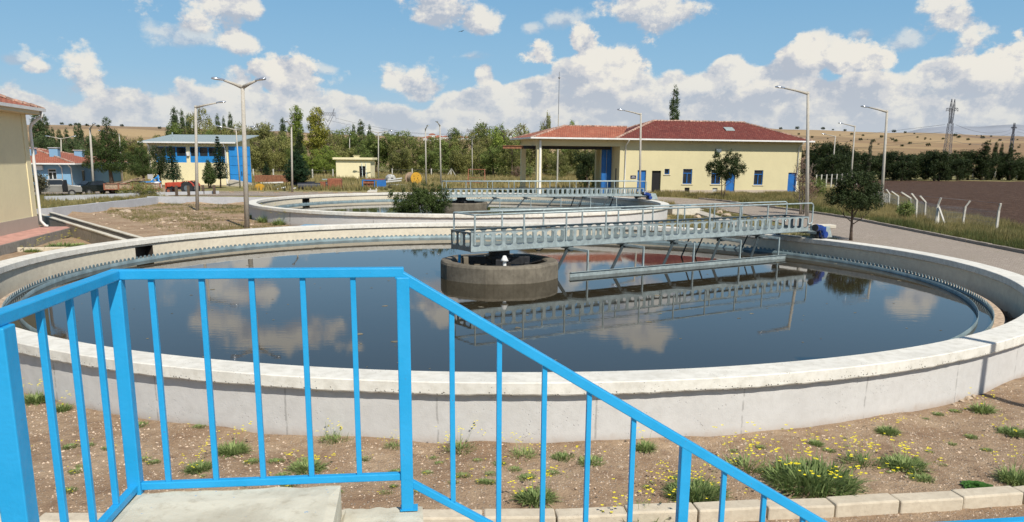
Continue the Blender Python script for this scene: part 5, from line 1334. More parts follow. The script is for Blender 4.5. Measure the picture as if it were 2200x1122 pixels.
for px, yt, w_, Y, kd, mt in [(200, 318, 60, 190, 'round_a', None), (285, 300, 60, 180, 'round_a', None), (330, 312, 60, 185, 'round_b', None), (365, 300, 55, 190, 'round_a', None),
    (432, 247, 58, 185, 'round_b', 'leaf_olive'), (405, 275, 60, 190, 'round_a', None), (462, 281, 60, 195, 'round_b', None), (505, 276, 55, 190, 'round_c', None), (545, 276, 66, 175, 'round_a', None), (580, 280, 60, 180, 'round_b', None), (525, 295, 50, 165, 'round_b', None), (560, 305, 56, 160, 'round_c', None), (600, 292, 55, 165, 'round_b', None), (628, 300, 50, 170, 'round_a', None),
    (715, 290, 60, 180, 'round_b', None), (748, 285, 60, 185, 'round_c', None), (700, 320, 60, 155, 'round_b', 'leaf_light'), (670, 335, 55, 150, 'round_a', 'leaf_light'), (780, 292, 60, 180, 'round_a', None), (808, 298, 56, 175, 'round_a', None), (770, 318, 50, 160, 'round_b', None), (840, 292, 74, 175, 'round_a', None), (875, 300, 66, 170, 'round_b', None), (905, 302, 60, 175, 'round_a', None), (862, 322, 50, 158, 'round_c', None), (938, 302, 60, 172, 'round_b', None),
    (965, 305, 60, 170, 'round_a', None), (995, 300, 60, 172, 'round_b', None), (1022, 285, 62, 168, 'round_b', None), (1052, 276, 66, 172, 'round_a', None), (1085, 284, 66, 165, 'round_c', 'leaf_light'), (1112, 278, 60, 172, 'round_b', None), (1100, 310, 60, 150, 'round_b', None), (1060, 320, 50, 152, 'round_a', None), (1138, 300, 55, 160, 'round_a', None), (985, 325, 50, 155, 'round_c', None), (1175, 312, 60, 165, 'round_b', None), (1212, 318, 60, 165, 'round_a', None), (1248, 316, 60, 160, 'round_c', None), (1285, 318, 50, 165, 'round_b', None), (1200, 335, 46, 150, 'round_b', None), (640, 320, 44, 160, 'round_a', None), (480, 300, 50, 170, 'round_c', None), (445, 290, 50, 172, 'round_a', None), (735, 325, 50, 158, 'round_a', None), (925, 325, 46, 158, 'round_a', None), (1030, 318, 46, 156, 'round_b', None)]:
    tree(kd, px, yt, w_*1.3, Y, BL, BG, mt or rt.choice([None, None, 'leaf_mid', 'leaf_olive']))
for px, yt, w_, lb_ in [(383, 229, 26, 'tallest of the dark poplars behind the workshop roof, at its left'), (399, 234, 17, 'slim poplar right beside the tallest one behind the workshop'), (412, 244, 19, 'short poplar third in the clump left of the olive tree'), (368, 268, 22, 'low dark poplar at the left end of the clump behind the workshop'), (474, 244, 17, 'left one of three poplars above the middle of the workshop roof'), (487, 249, 12, 'thin middle one of three poplars above the workshop roof'), (501, 241, 17, 'right one of three poplars above the workshop roof'), (612, 252, 22, 'dark poplar left of the tall light green tree'), (778, 257, 24, 'poplar peaking above the belt right of the wide-armed pylon'), (762, 266, 15, 'small poplar left of the one right of the wide-armed pylon'), (796, 267, 14, 'thin poplar right of the one near the wide-armed pylon')]:
    tree('poplar', px, yt, w_*1.2, 200, lb_)
for px, yt, w_, lb_ in [(90, 238, 34, 'big grey-green poplar right behind the left yellow building roof'), (106, 246, 26, 'poplar to the right of the big one behind the left roof'), (121, 273, 13, 'small thin poplar standing above the blue house'), (135, 277, 20, 'second small poplar above the blue house chimneys'), (150, 275, 16, 'third small poplar above the blue house'), (170, 268, 13, 'slender poplar left of the big pine crown'), (180, 264, 18, 'taller slender poplar just left of the big pine crown')]:
    tree('poplar', px, yt, w_*1.25, 160, lb_)
for k, (px, yt) in enumerate(((95, 300), (150, 305), (190, 300), (125, 312))): tree('round_a', px, yt, 60, 150, 'grey-green bush mass behind the roof of the blue house', 'bushes behind the blue house', 'leaf_poplar')
tree('tall', 642, 230, 50, 172, 'tall light green tree, left one of the bright pair in the belt')
tree('tall', 684, 234, 66, 168, 'tall yellowing tree, brightest crown in the belt left of the hut', mat='leaf_yellow')
tree('tall', 976, 277, 52, 180, 'loose pale tree rising over the belt in the middle', mat='leaf_mid')
tree('round_c', 1170, 256, 34, 170, 'lone dark round tree top beside the lightning mast')
tree('round_a', 1232, 272, 30, 260, 'pale tree top just showing over the bay roof', mat='leaf_light')
tree('poplar', 1443, 183, 34, 135, 'lone tall poplar behind the ridge of the main yellow building')
DG = 'dark trees beyond the ploughed field'; DL = 'dark shaded tree in the belt beyond the ploughed field'
for px, yt, w_, Y in [(1748, 318, 60, 140), (1775, 303, 66, 135), (1808, 308, 62, 140), (1835, 325, 60, 150), (1862, 332, 60, 155), (1893, 334, 60, 160), (1922, 324, 66, 155), (1958, 330, 70, 158), (1990, 324, 66, 160), (2010, 322, 50, 150), (2045, 328, 60, 160), (2082, 321, 56, 160), (2060, 340, 50, 155), (2150, 326, 56, 162), (2192, 342, 60, 160), (2215, 335, 60, 160), (1790, 330, 60, 125), (2110, 335, 50, 160), (1940, 345, 50, 150), (2020, 345, 46, 150), (2172, 345, 46, 158)]:
    tree('dark', px, yt, w_*1.25, Y, DL, DG)  # the belt's shade is put into the dark leaf colour
tree('poplar', 1866, 301, 13, 150, 'slim pale poplar standing alone before the dark belt', mat='leaf_grey')
tree('poplar', 2113, 302, 34, 158, 'widest dark poplar in the belt left of the small right pylon', mat='leaf_dark'); tree('poplar', 2134, 304, 18, 165, 'dark poplar in the middle of the group by the small right pylon', mat='leaf_dark'); tree('poplar', 2147, 306, 13, 165, 'thin dark poplar between two others near the right edge', mat='leaf_dark'); tree('poplar', 2167, 306, 17, 160, 'dark poplar right under the small right pylon', mat='leaf_dark')
tree('dark', 1262, 326, 62, 98, 'dark bushy tree seen through the open bay', mat='leaf_dark')
tree('pine', 238, 250, 118, 88, 'big spreading pine in front of the blue house', rz=.2)
tree('pine', 306, 300, 72, 92, 'smaller pine right of the big one', mat='leaf_pine', rz=2.9); tree('round_a', 343, 322, 46, 95, 'dark leafy tree at the left corner of the workshop', mat='leaf_dark')
tree('fir', 370, 312, 42, 93, 'left dark fir in front of the workshop wall', rz=.3)
tree('fir', 471, 291, 42, 92, 'tall dark fir in front of the right end of the workshop', rz=1.1)
tree('fir', 572, 346, 27, 100, 'small dark fir in the yard right of the blue doors', rz=2.)
tree('cypress', 448, 341, 31, 90, 'pointed cypress bush left of the tall fir', rz=.2)
tree('cypress', 638, 322, 62, 94, 'dense dark bush on two trunks behind the lamp post', mat='leaf_fir', rz=.5)
tree('tall', 645, 285, 30, 150, 'dark tall tree right behind the dense two-trunk bush', mat='leaf_dark')

# near trees: finer leaves, own meshes
def neartree(name, label, px, py, ytop, wpx, lobes, nc, nl, cr_, ls, bark, leafm, r, ns, z0, spread, seed, cat_='tree', topf=.85, limbs=12, asp=.5, droop=0., inner=.3, lean=.03):
    b_ = P(px, py); h = D(px, ytop, b_.y).z-b_.z; w_ = wpx/F*b_.y
    t = thing(name, label, cat_, b_)
    tb = trunk(h, r, limbs, seed, ns=ns, z0=z0, spread=spread, topf=topf, lean=lean); tb.build('trunk', MT[bark], t, smooth=True)
    L_s = [(a*w_, b2*w_, c*h, d*w_, d*w_, e*h) for a, b2, c, d, e in lobes]
    crown(L_s, nc, nl, cr_, ls, seed, inner=inner, droop=droop, asp=asp).build('crown', MT[leafm], t, fix=False); return t
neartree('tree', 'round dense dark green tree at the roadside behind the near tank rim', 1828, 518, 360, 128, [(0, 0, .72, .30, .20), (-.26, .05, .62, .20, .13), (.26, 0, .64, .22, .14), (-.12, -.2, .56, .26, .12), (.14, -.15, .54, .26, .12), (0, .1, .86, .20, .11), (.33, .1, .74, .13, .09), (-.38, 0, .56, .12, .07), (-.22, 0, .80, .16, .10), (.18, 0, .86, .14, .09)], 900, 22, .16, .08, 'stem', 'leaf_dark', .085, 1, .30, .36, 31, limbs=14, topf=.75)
neartree('tree', 'dark round tree on two thin trunks before the yellow building wall', 1553, 428, 317, 84, [(.05, 0, .62, .30, .2), (-.26, 0, .60, .22, .17), (.32, 0, .60, .22, .19), (.1, 0, .82, .16, .13), (-.22, 0, .80, .09, .12), (.3, 0, .80, .10, .12), (-.38, 0, .62, .09, .12), (0, 0, .45, .22, .08)], 700, 21, .20, .105, 'stem', 'leaf_dark', .07, 2, .3, .36, 32)
neartree('tree', 'half-dead pinkish tree beside the lamp at the building corner', 1722, 462, 331, 70, [(-.1, 0, .70, .25, .2), (.1, 0, .5, .3, .2), (.25, 0, .42, .22, .14), (-.1, 0, .85, .13, .12)], 150, 15, .25, .09, 'greybark', 'leaf_dry', .08, 3, .2, .3, 33, limbs=14)
neartree('shrub', 'feathery dark green shrub on the strip between the two tanks', 905, 484, 390, 150, [(0, 0, .44, .32, .32), (-.24, 0, .46, .19, .25), (.24, 0, .50, .20, .27), (0, 0, .66, .2, .2), (-.34, 0, .60, .05, .12), (-.42, 0, .72, .03, .10), (.36, 0, .72, .05, .14), (.44, 0, .84, .03, .10), (0, 0, .68, .12, .2), (.16, 0, .86, .05, .14), (-.10, 0, .84, .05, .14), (.26, 0, .80, .04, .14), (-.24, 0, .78, .04, .13), (.05, 0, .95, .03, .08)], 1150, 22, .17, .085, 'stem', 'leaf_shrub', .035, 5, .1, .5, 34, cat_='shrub', limbs=8, lean=.2, asp=.4, inner=.2)
neartree('shrub', 'loose green shrub growing through the wire fence', 1943, 474, 428, 46, [(0, 0, .5, .4, .35), (.1, 0, .75, .2, .2)], 110, 14, .18, .10, 'stem', 'leaf_mid', .03, 3, .1, .5, 35, cat_='shrub', lean=.2)
neartree('shrub', 'dark green shrub at the roadside right of the pinkish tree', 1755, 425, 380, 44, [(0, 0, .5, .42, .42)], 110, 14, .25, .14, 'stem', 'leaf_mid', .03, 3, .1, .5, 36, cat_='shrub')
neartree('shrub', 'tall rust-brown and green weeds by the corner of the low grey walls', 300, 424, 386, 96, [(-.15, 0, .45, .25, .4), (.1, 0, .45, .25, .45), (.3, 0, .4, .2, .35), (-.35, 0, .2, .15, .2)], 260, 15, .28, .14, 'stem', 'leaf_olive', .03, 4, .1, .5, 37, cat_='shrub', lean=.2, asp=.25)
neartree('shrub', 'small rusty bush in the meadow left of the open bay', 1111, 386, 352, 26, [(0, 0, .5, .4, .4)], 60, 12, .3, .16, 'stem', 'leaf_dry', .05, 4, .1, .4, 38, cat_='shrub')
neartree('shrub', 'small green bush beside the bay column in the meadow', 1136, 386, 352, 20, [(0, 0, .5, .4, .4)], 70, 12, .3, .16, 'stem', 'leaf_mid', .05, 3, .1, .4, 39, cat_='shrub')
neartree('tree', 'small sparse tree in front of the pickup by the left building', 84, 424, 366, 44, [(0, 0, .7, .4, .25), (.2, 0, .5, .3, .2)], 130, 13, .28, .15, 'greybark', 'leaf_grey', .05, 2, .2, .4, 40)

lm_ = thing('street_lamp', 'lamp post by the kerb beyond the right edge, throwing its shadow on the tank rim', 'street lamp', on(11.05, 8.45), 0, 'lamp posts of the plant')
MB().tube([(0, 0, -.1), (0, 0, 4), (0, 0, 8.0)], [.13, .11, .09], 12).build('pole', MT['pole'], lm_, smooth=True); MB().tube([(0, 0, 7.9), (-1.5, 0, 8.2)], [.08, .05], 10).build('arm', MT['pole'], lm_); MB().box(-2.15, -1.45, -.14, .14, 8.18, 8.30).build('lamp_head', MT['lamphead'], lm_, bevel=.04)

# ------------------------------------------------------------------ bushes and houses on the hills
bmb = crown([(0, 0, .55, .5, .5, .42), (.25, 0, .4, .35, .35, .3)], 26, 9, .22, .22, 50)
bush0 = bmb.build('hill_bush', MT['leaf_dark'], fix=False); tag(bush0, 'small dark bush dotted on the dry hillside', 'bush', 'bushes dotted on the hills'); used = [0]
def hbush(px, py, wpx):
    p_ = Ph(px, py+2)
    if p_ is None:
        p_ = Ph(px, py+6)
        if p_ is None: return
    o = bush0 if not used[0] else bush0.copy()
    if used[0]: COL.objects.link(o)
    used[0] += 1
    s_ = wpx/F*p_.y/1.1; o.location = p_; o.scale = (s_, s_, s_*.85); o.rotation_euler = (0, 0, rt.uniform(0, 6))
for x, y in [(133, 263), (152, 266), (163, 268), (170, 269), (187, 270), (211, 272), (262, 271), (343, 276)]: hbush(x, y, 8)
for x, y in [(318, 288), (382, 292), (458, 298), (500, 322), (572, 327), (556, 357), (690, 340), (768, 306), (840, 310), (636, 368), (760, 355), (780, 366), (870, 380), (820, 397), (918, 340), (985, 393), (1157, 330), (1180, 342), (1238, 355), (1250, 385), (1385, 333), (1440, 360), (1520, 357), (1530, 430), (1545, 447), (1560, 405), (165, 320), (155, 286), (50, 275), (250, 340), (1080, 350), (1330, 345)]: hbush(x/2.952+1660, y/2.952+180, rt.uniform(5, 10))
for k in range(24): hbush(1285+k*5+rt.uniform(-2, 2), 268+rt.uniform(-2, 1.5), rt.uniform(5, 9))
for k in range(26): hbush(rt.uniform(1740, 2200), rt.uniform(286, 312), rt.uniform(2, 5))
for k in range(22): hbush(rt.uniform(800, 1130), rt.uniform(286, 298), rt.uniform(3, 6))
vh0 = thing('village_house', 'tiny distant village house with a red roof on the hillside', 'house', (0, 0, 0), 0, 'distant village houses')
MB().box(-4, 4, -3, 3, -1, 3.4).build('wall', MT['white'], vh0); hip_roof(vh0, -4.5, 4.5, -3.5, 3.5, 3.42, 5.4, -2, 2, 0, MT['tile2'])
vr = random.Random(3); first = True
for k in range(20):
    p_ = Ph(vr.choice([vr.uniform(885, 950), vr.uniform(955, 1005)]), vr.uniform(293, 303))
    if p_ is None: continue
    if first: vh0.location = p_; first = False
    else: dup(vh0, p_, vr.uniform(0, 3), vr.uniform(.7, 1.3))

# ------------------------------------------------------------------ vehicles and yard clutter
def wheel(par, x, y, r, w_=.2):
    o = MB().tube([(x, y-w_/2, r), (x, y+w_/2, r)], r, 20).build('wheel', MT['tyre'], par); MB().tube([(x, y-w_/2-.01, r), (x, y+w_/2+.01, r)], r*.55, 14).build('rim', MT['silver'], o); return o
def carbody(par, prof, w_, tw, mat, beltz):
    n = len(prof); vs = []
    for s_ in (-1, 1):
        for x, z in prof: vs.append((x, s_*(w_/2 if z <= beltz else w_/2-(z-beltz)*tw), z))
    MB().add(vs, [tuple(range(n)), tuple(range(2*n-1, n-1, -1))]+[(i, (i+1) % n, n+(i+1) % n, n+i) for i in range(n)]).build('body', mat, par, bevel=.03)
# sedan: rear towards the viewer's left
cp = P(162, 420); sd_ = thing('parked_car', 'black sedan seen from behind, parked beside the curved lamp post', 'car', cp+Vector((1.0, 1.6, 0)), R(62), None, .86)
carbody(sd_, [(-2.15, .35), (-2.2, .75), (-2.1, .98), (-1.45, 1.02), (-.95, 1.38), (.45, 1.40), (1.05, 1.0), (2.1, .85), (2.2, .6), (2.15, .35)], 1.68, .42, MT['blackcar'], .98)
MB().add([(-1.47, -.62, 1.05), (-1.47, .62, 1.05), (-1.0, .55, 1.36), (-1.0, -.55, 1.36)], [(0, 1, 2, 3)]).build('rear_window', MT['glass'], sd_).location = (-.02, 0, .015)
for s_ in (-1, 1):
    MB().box(-.85, .75, s_*.80-.005, s_*.80+.005, 1.04, 1.05).add([(-1.15, s_*.835, 1.03), (.85, s_*.835, 1.03), (.4, s_*.70, 1.34), (-.8, s_*.70, 1.34)], [(0, 1, 2, 3)]).build('side_window', MT['glass'], sd_)
    MB().box(-2.235, -2.2, s_*.62-.18, s_*.62+.18, .72, .88).build('tail_light', MT['redlamp'], sd_)
    wheel(sd_, -1.35, s_*.76, .31); wheel(sd_, 1.35, s_*.76, .31)
MB().box(-2.24, -2.21, -.26, .26, .70, .84).build('number_plate', MT['white'], sd_); MB().box(-2.27, -2.15, -.84, .84, .38, .56).build('bumper', MT['darkmetal'], sd_)
# pickup with open door
pp = P(92, 424); pk = thing('pickup_truck', 'silver-beige pickup with its front door open, beside the blue house', 'pickup', pp+Vector((.4, 1.2, 0)), R(28), None, .84)
carbody(pk, [(-2.5, .5), (-2.5, 1.12), (-.75, 1.14), (-.72, 1.15), (-.6, 1.72), (.75, 1.74), (1.3, 1.15), (2.35, 1.05), (2.45, .8), (2.4, .45)], 1.75, .25, MT['silver'], 1.15)
MB().box(-2.4, -.85, -.75, .75, 1.125, 1.15).build('cargo_bed', MT['dark'], pk)
for s_ in (-1, 1):
    MB().add([(-.55, s_*.882, 1.2), (1.15, s_*.882, 1.2), (.7, s_*.77, 1.66), (-.45, s_*.77, 1.66)], [(0, 1, 2, 3)]).build('side_window', MT['glass'], pk)
    MB().box(-2.53, -2.5, s_*.78-.08, s_*.78+.08, .8, 1.08).build('tail_light', MT['redlamp'], pk); wheel(pk, -1.6, s_*.8, .36); wheel(pk, 1.5, s_*.8, .36)
MB().add([(-.62, -.66, 1.25), (-.62, .66, 1.25), (-.58, .6, 1.64), (-.58, -.6, 1.64)], [(0, 1, 2, 3)]).build('rear_window', MT['glass'], pk).location = (-.06, 0, 0)
dd_ = MB().prism([(0, .5), (1.0, .5), (1.05, 1.15), (.65, 1.68), (.1, 1.68), (0, 1.15)], -.04, .04, 'y').build('open_door', MT['darkmetal'], pk); dd_.location = (1.15, -.9, 0); dd_.rotation_euler = (0, 0, R(-115))
# farm trailer
tp = P(207, 419); tq = P(330, 417); tr_ = thing('farm_trailer', 'long wooden farm trailer with rust-red frame, loaded with boards', 'trailer', tp+Vector((.2, .8, 0)), math.atan2(tq.y-tp.y, tq.x-tp.x), None, (1, 1, .74)); TL = (tq-tp).length*.98
for y in (-1, 1):
    s_ = MB()
    for k in range(3): s_.box(0, TL, y-.03, y+.03, .72+k*.19, .895+k*.19)
    s_.build('side_board', MT['wood'], tr_)
fr2 = MB().box(0, TL, -1.08, 1.08, .60, .70); 
for k in range(5): fr2.box(TL*k/4-.06, TL*k/4+.06, -1.1, -1.035, .6, 1.36)
fr2.box(0, TL, -1.1, -1.04, 1.29, 1.34); fr2.build('frame', MT['rustred'], tr_)
for x in (TL*.3, TL*.45, TL*.8):
    for s_ in (-1, 1): wheel(tr_, x, s_*.85, .32)
ld = MB(); rnd = random.Random(8)
for k in range(9): x = rnd.uniform(1.2, TL-2.5); ld.bar((x, rnd.uniform(-.8, .5), 1.25+rnd.random()*.2), (x+1.8, rnd.uniform(-.6, .8), 1.5+rnd.random()*.5), .35, .05)
tag(ld.build('board_pile', MT['wood']), 'pile of weathered boards lying on the farm trailer', 'boards'); bpile = bpy.data.objects['board_pile']; bpile.location = tr_.location; bpile.rotation_euler = tr_.rotation_euler; bpile.scale = (1, 1, .74)
bf = MB().bar((0, 0, 1.45), (1.9, 0, 1.5), .12).bar((0, .8, 1.45), (1.9, .8, 1.5), .12).bar((.2, 0, 1.5), (.2, .8, 1.5), .12).bar((1.7, 0, 1.5), (1.7, .1, 2.3), .12).bar((1.0, 0, 1.5), (1.7, .1, 2.2), .10).bar((1.7, .8, 1.5), (1.7, .1, 2.3), .12)
o = bf.build('steel_rack', MT['skyblue']); tag(o, 'bright blue steel frame lying on top of the farm trailer', 'steel frame'); o.location = tr_.location+Vector((math.cos(tr_.rotation_euler.z)*TL*.66, math.sin(tr_.rotation_euler.z)*TL*.66, 0)); o.rotation_euler = tr_.rotation_euler; o.scale = (1, 1, .72)
# tractor
ta = P(341, 418); tc_ = thing('tractor', 'old red tractor facing left behind the low pale wall', 'tractor', ta+Vector((.7, 1.0, 0)), R(-4), None, .86)
MB().add([(-.3, -.28, .75), (1.35, -.3, .75), (1.35, .3, .75), (-.3, .28, .75), (-.3, -.24, 1.22), (1.35, -.28, 1.28), (1.35, .28, 1.28), (-.3, .24, 1.22)], [(3, 2, 1, 0), (4, 5, 6, 7), (0, 1, 5, 4), (1, 2, 6, 5), (2, 3, 7, 6), (3, 0, 4, 7)]).build('bonnet', MT['tractor'], tc_, bevel=.06)
MB().box(-.42, -.31, -.3, .3, .55, 1.2).build('grille', MT['tractor'], tc_); MB().box(-.2, 2.1, -.18, .18, .5, .745).tube([(.3, -.3, .7), (.3, .3, .7)], .16, 12).build('engine', MT['darkmetal'], tc_)
for s_ in (-1, 1):
    o = MB(); pts = []
    for k in range(9): a = R(15+k*17); pts.append((2.2+.74*math.cos(a), s_*.72, .68+.74*math.sin(a)))
    for a_, b_ in zip(pts, pts[1:]): o.bar(a_, b_, .34, .04)
    o.build('mudguard', MT['tractor'], tc_)
    w_ = MB().tube([(2.2, s_*.72-.17, .66), (2.2, s_*.72+.17, .66)], .66, 28)
    for k in range(20): a = k/20*6.283; w_.bar((2.2+.66*math.cos(a), s_*.72-.17, .66+.66*math.sin(a)), (2.2+.69*math.cos(a+.12), s_*.72+.17, .66+.69*math.sin(a+.12)), .05)
    w_ = w_.build('rear_wheel', MT['tyre'], tc_); MB().tube([(2.2, s_*.72-.18, .66), (2.2, s_*.72+.18, .66)], .30, 16).build('rim', MT['galvd'], w_)
    w_ = MB().tube([(.1, s_*.6-.08, .34), (.1, s_*.6+.08, .34)], .34, 20).build('front_wheel', MT['tyre'], tc_); MB().tube([(.1, s_*.6-.09, .34), (.1, s_*.6+.09, .34)], .18, 14).build('rim', MT['rustred'], w_)
MB().tube([(.7, .1, 1.2), (.7, .1, 1.65)], .035, 8).build('exhaust', MT['darkmetal'], tc_)
o = MB(); 
for k in range(16): a, b_ = k/16*6.283, (k+1)/16*6.283; o.bar((1.45+.05*math.sin(a), .2*math.cos(a), 1.45+.2*math.sin(a)), (1.45+.05*math.sin(b_), .2*math.cos(b_), 1.45+.2*math.sin(b_)), .025)
o.bar((1.2, 0, 1.15), (1.45, 0, 1.45), .03); o.build('steering_wheel', MT['darkmetal'], tc_); MB().box(1.9, 2.3, -.22, .22, 1.05, 1.15).box(2.25, 2.32, -.22, .22, 1.15, 1.4).build('seat', MT['darkmetal'], tc_)
# cement mixer left of it (white drum)
b_ = P(333, 417); mx = thing('white_drum', 'round white drum with a hoop standing left of the red tractor', 'drum', b_+Vector((0, .6, 0)))
MB().lathe([(0, .25), (.35, .3), (.42, .55), (.38, .85), (.2, 1.05), (.2, 1.1)], 20).build('drum_body', MT['white'], mx, smooth=True); MB().bar((-.45, 0, 0), (-.3, 0, .9), .07).bar((.45, 0, 0), (.3, 0, .9), .07).build('stand', MT['rust'], mx)
b_ = P(325, 404); sg2 = thing('small_sign', 'small pale blue square sign on a post among the tall weeds', 'sign', b_); MB().tube([(0, 0, 0), (0, 0, 1.3)], .04, 6).build('post', MT['galvd'], sg2); MB().box(-.28, .28, -.04, -.0, .95, 1.45).build('sign_plate', MT['greywall'], sg2)
for i, (x, y0_, y1_) in enumerate(((380, 422, 399), (406, 422, 399), (437, 418, 398), (461, 418, 398))):
    b_ = P(x, y0_); h = D(x, y1_, b_.y).z-b_.z
    tag(MB().box(-.11, .11, -.08, .08, -.1, h).build('wooden_post', MT['stem'], bevel=.02), ['dark upright post before the tractor bonnet', 'dark upright post before the tractor rear wheel', 'dark upright post left of the cypress bush', 'dark upright post right of the cypress bush'][i], 'post').location = b_
# big cable drum, white coil, frames, pipes, boxes
b_ = P(888, 397); dr = thing('cable_drum', 'large wooden cable drum with a yellow painted side, standing in the meadow', 'cable drum', b_, R(-52)); rr_ = (D(888, 370, b_.y).z-b_.z)/2
MB().tube([(-.75, 0, rr_), (-.66, 0, rr_)], rr_, 30).build('flange', MT['wood'], dr); f2 = MB().tube([(.66, 0, rr_), (.75, 0, rr_)], rr_, 30).build('flange', MT['yellowpaint'], dr); MB().tube([(-.66, 0, rr_), (.66, 0, rr_)], rr_*.75, 24).build('core', MT['wood'], dr)
o = MB(); rnd = random.Random(14)
for k in range(9): a = k*2.4; q_ = rnd.uniform(.15, .8)*rr_; w_ = rnd.uniform(.03, .07); o.tube([(.752, q_*math.cos(a), rr_+q_*math.sin(a)), (.757, q_*math.cos(a), rr_+q_*math.sin(a))], w_, 7)
o.build('dark_patch', MT['darkmetal'], f2)
b_ = P(840, 394); wc = thing('white_coil', 'white round coil with blue and dark stripes, left of the yellow cable drum', 'coil', b_, R(-60)); rr_ = (D(840, 375, b_.y).z-b_.z)/2
MB().tube([(-.5, 0, rr_), (.35, 0, rr_), (.5, 0, rr_)], [rr_, rr_, rr_*.75], 26).build('coil_body', MT['dullwhite'], wc); o = MB()
for k in range(9): a = k*.7; o.bar((.51, 0, rr_), (.40, rr_*.95*math.cos(a), rr_+rr_*.95*math.sin(a)), .07)
o.build('straps', MT['darkmetal'], wc)
def box_thing(name, label, px, py, x0, x1, zt_, dpt, mat, rz=0., cat_=None, bev=.02, z0=0):
    b2 = P(px, py); o = MB().box(x0, x1, 0, dpt, z0, zt_).build(name, MT[mat], bevel=bev); tag(o, label, cat_ or name.replace('_', ' ')); o.location = b2; o.rotation_euler = (0, 0, rz); return o
box_thing('rusty_tank', 'rusty orange metal box on the gravel left of the hut path', 718, 407, -.72, .78, 1.15, .9, 'rustred', .05, 'metal box', .08)
box_thing('rusty_crate', 'small rusty box left of the orange metal box', 693, 408, -.28, .28, .85, .4, 'rustred', 0, 'metal box')
b_ = P(693, 404); tag(MB().bar((0, 0, .95), (1.6, 0, .95), .12).build('steel_beam', MT['galv']), 'pale beam lying across the two rusty boxes', 'beam').location = b_
tr2 = box_thing('board_container', 'long rust-brown sided container bed in the yard beside the small fir', 584, 400, -2.0, 1.7, 1.25, 1.6, 'rust', 0, 'container', .02, .45)
b_ = P(584, 401); tag(MB().bar((-1.3, -.1, .4), (1.4, -.2, .5), .15).build('steel_beam', MT['white']), 'white beam below the rust-brown container bed', 'beam').location = b_
b_ = P(558, 409); yd = thing('yellow_disc', 'yellow painted disc leaning at the foot of the brown container', 'disc', b_); o = MB().tube([(0, 0, .35), (0, .06, .35)], .55, 26).build('plate', MT['yellowpaint'], yd); o.rotation_euler = (0, 0, 0); o.scale = (1, 1, .75)
for i, (xa, xb, y_) in enumerate(((626, 692, 401), (640, 700, 405), (690, 735, 402))):
    a_, c_ = P(xa, y_+3), P(xb, y_+1); a_.z += .35; c_.z += .35; c_.y = a_.y+(.6 if i else 0)
    tag(MB().tube([a_, c_], .38, 16).build('black_pipe', MT['blackpipe'], smooth=False), ['long thick black pipe lying behind the two-trunk bush', 'nearer thick black pipe beside the small rusty box', 'black pipe behind the orange metal box'][i], 'pipe')
b_ = P(803, 407); bn = thing('steel_bench_frame', 'blue and rust-red steel frame standing at the end of the path slab', 'steel frame', b_, .15)
o = MB()
for x in (-1.2, .1, 1.3):
    for y in (0, .9): o.box(x-.05, x+.05, y-.05, y+.05, 0, 1.0)
o.box(-1.25, 1.35, -.05, .05, .92, 1.02).box(-1.25, 1.35, .85, .95, .92, 1.02); o.build('frame', MT['bluepaint'], bn); MB().box(-1.1, .05, .4, .5, .15, .9).box(-.9, 1.2, .2, .9, 1.03, 1.12).build('rusty_panel', MT['rustred'], bn); MB().box(.35, 1.3, -.04, .02, .3, .9).build('blue_panel', MT['bluepaint'], bn)
b_ = P(828, 402)
for i, (dx, dz, ln, an) in enumerate(((0, .55, 1.9, .1), (.3, .3, 2.2, -.05), (.2, .75, 1.7, .15))):
    a_ = b_+Vector((dx, .3*i, dz)); tag(MB().tube([a_, a_+Vector((ln, .1, ln*an))], .09, 8).build('white_pipe', MT['dullwhite']), 'white pipe in the loose stack right of the blue frame', 'pipe', 'white pipes by the blue frame')
b_ = P(1024, 400); swg = thing('swing_frame', 'thin rust-red swing frame in the meadow behind the far bridge', 'swing frame', b_); hh_ = D(1024, 364, b_.y).z-b_.z; ww = 36/F*b_.y/2; o = MB()
for sx_ in (-1, 1):
    for sy_ in (-1, 1): o.bar((sx_*ww, sy_*.9, 0), (sx_*ww*.95, 0, hh_), .07)
o.bar((-ww*.95, 0, hh_), (ww*.95, 0, hh_), .07); o.bar((-ww, -.45, hh_*.5), (ww, -.45, hh_*.5), .04); o.build('frame', MT['rustred'], swg); MB().bar((-ww*.5, 0, .5), (ww*.9, 0, .35), .5, .06).build('seat', MT['rustred'], swg)
b_ = P(970, 380); tri = thing('white_trestle', 'small white trestle in the meadow fence line', 'trestle', b_); MB().bar((-.9, 0, 0), (0, 0, 1.5), .1).bar((.9, 0, 0), (0, 0, 1.5), .1).build('legs', MT['post'], tri)
q_ = [P(868, 420), P(887, 418), P(884, 403), P(870, 403)]
slab_ = MB().prism([(a_.x, a_.y) for a_ in (P(789, 414), P(810, 414), P(812, 404), P(799, 404))], .3, .56).build('concrete_path', MT['chantop']); tag(slab_, 'pale concrete path slab leading away to the blue steel frame', 'concrete path')
cu = MB()
rnd = random.Random(21)
for k in range(26):
    p_ = P(rnd.uniform(520, 870), rnd.uniform(397, 409)); o = MB().tube([(0, 0, .06), (rnd.uniform(.3, 1.1), rnd.uniform(-.3, .3), .1+rnd.random()*.25)], rnd.uniform(.04, .12), 6).build('scrap_piece', MT[rnd.choice(['white', 'galv', 'rust', 'wood', 'darkmetal'])]); o.location = p_; tag(o, 'small piece of scrap lying in the yard', 'scrap', 'scrap pieces in the yard')
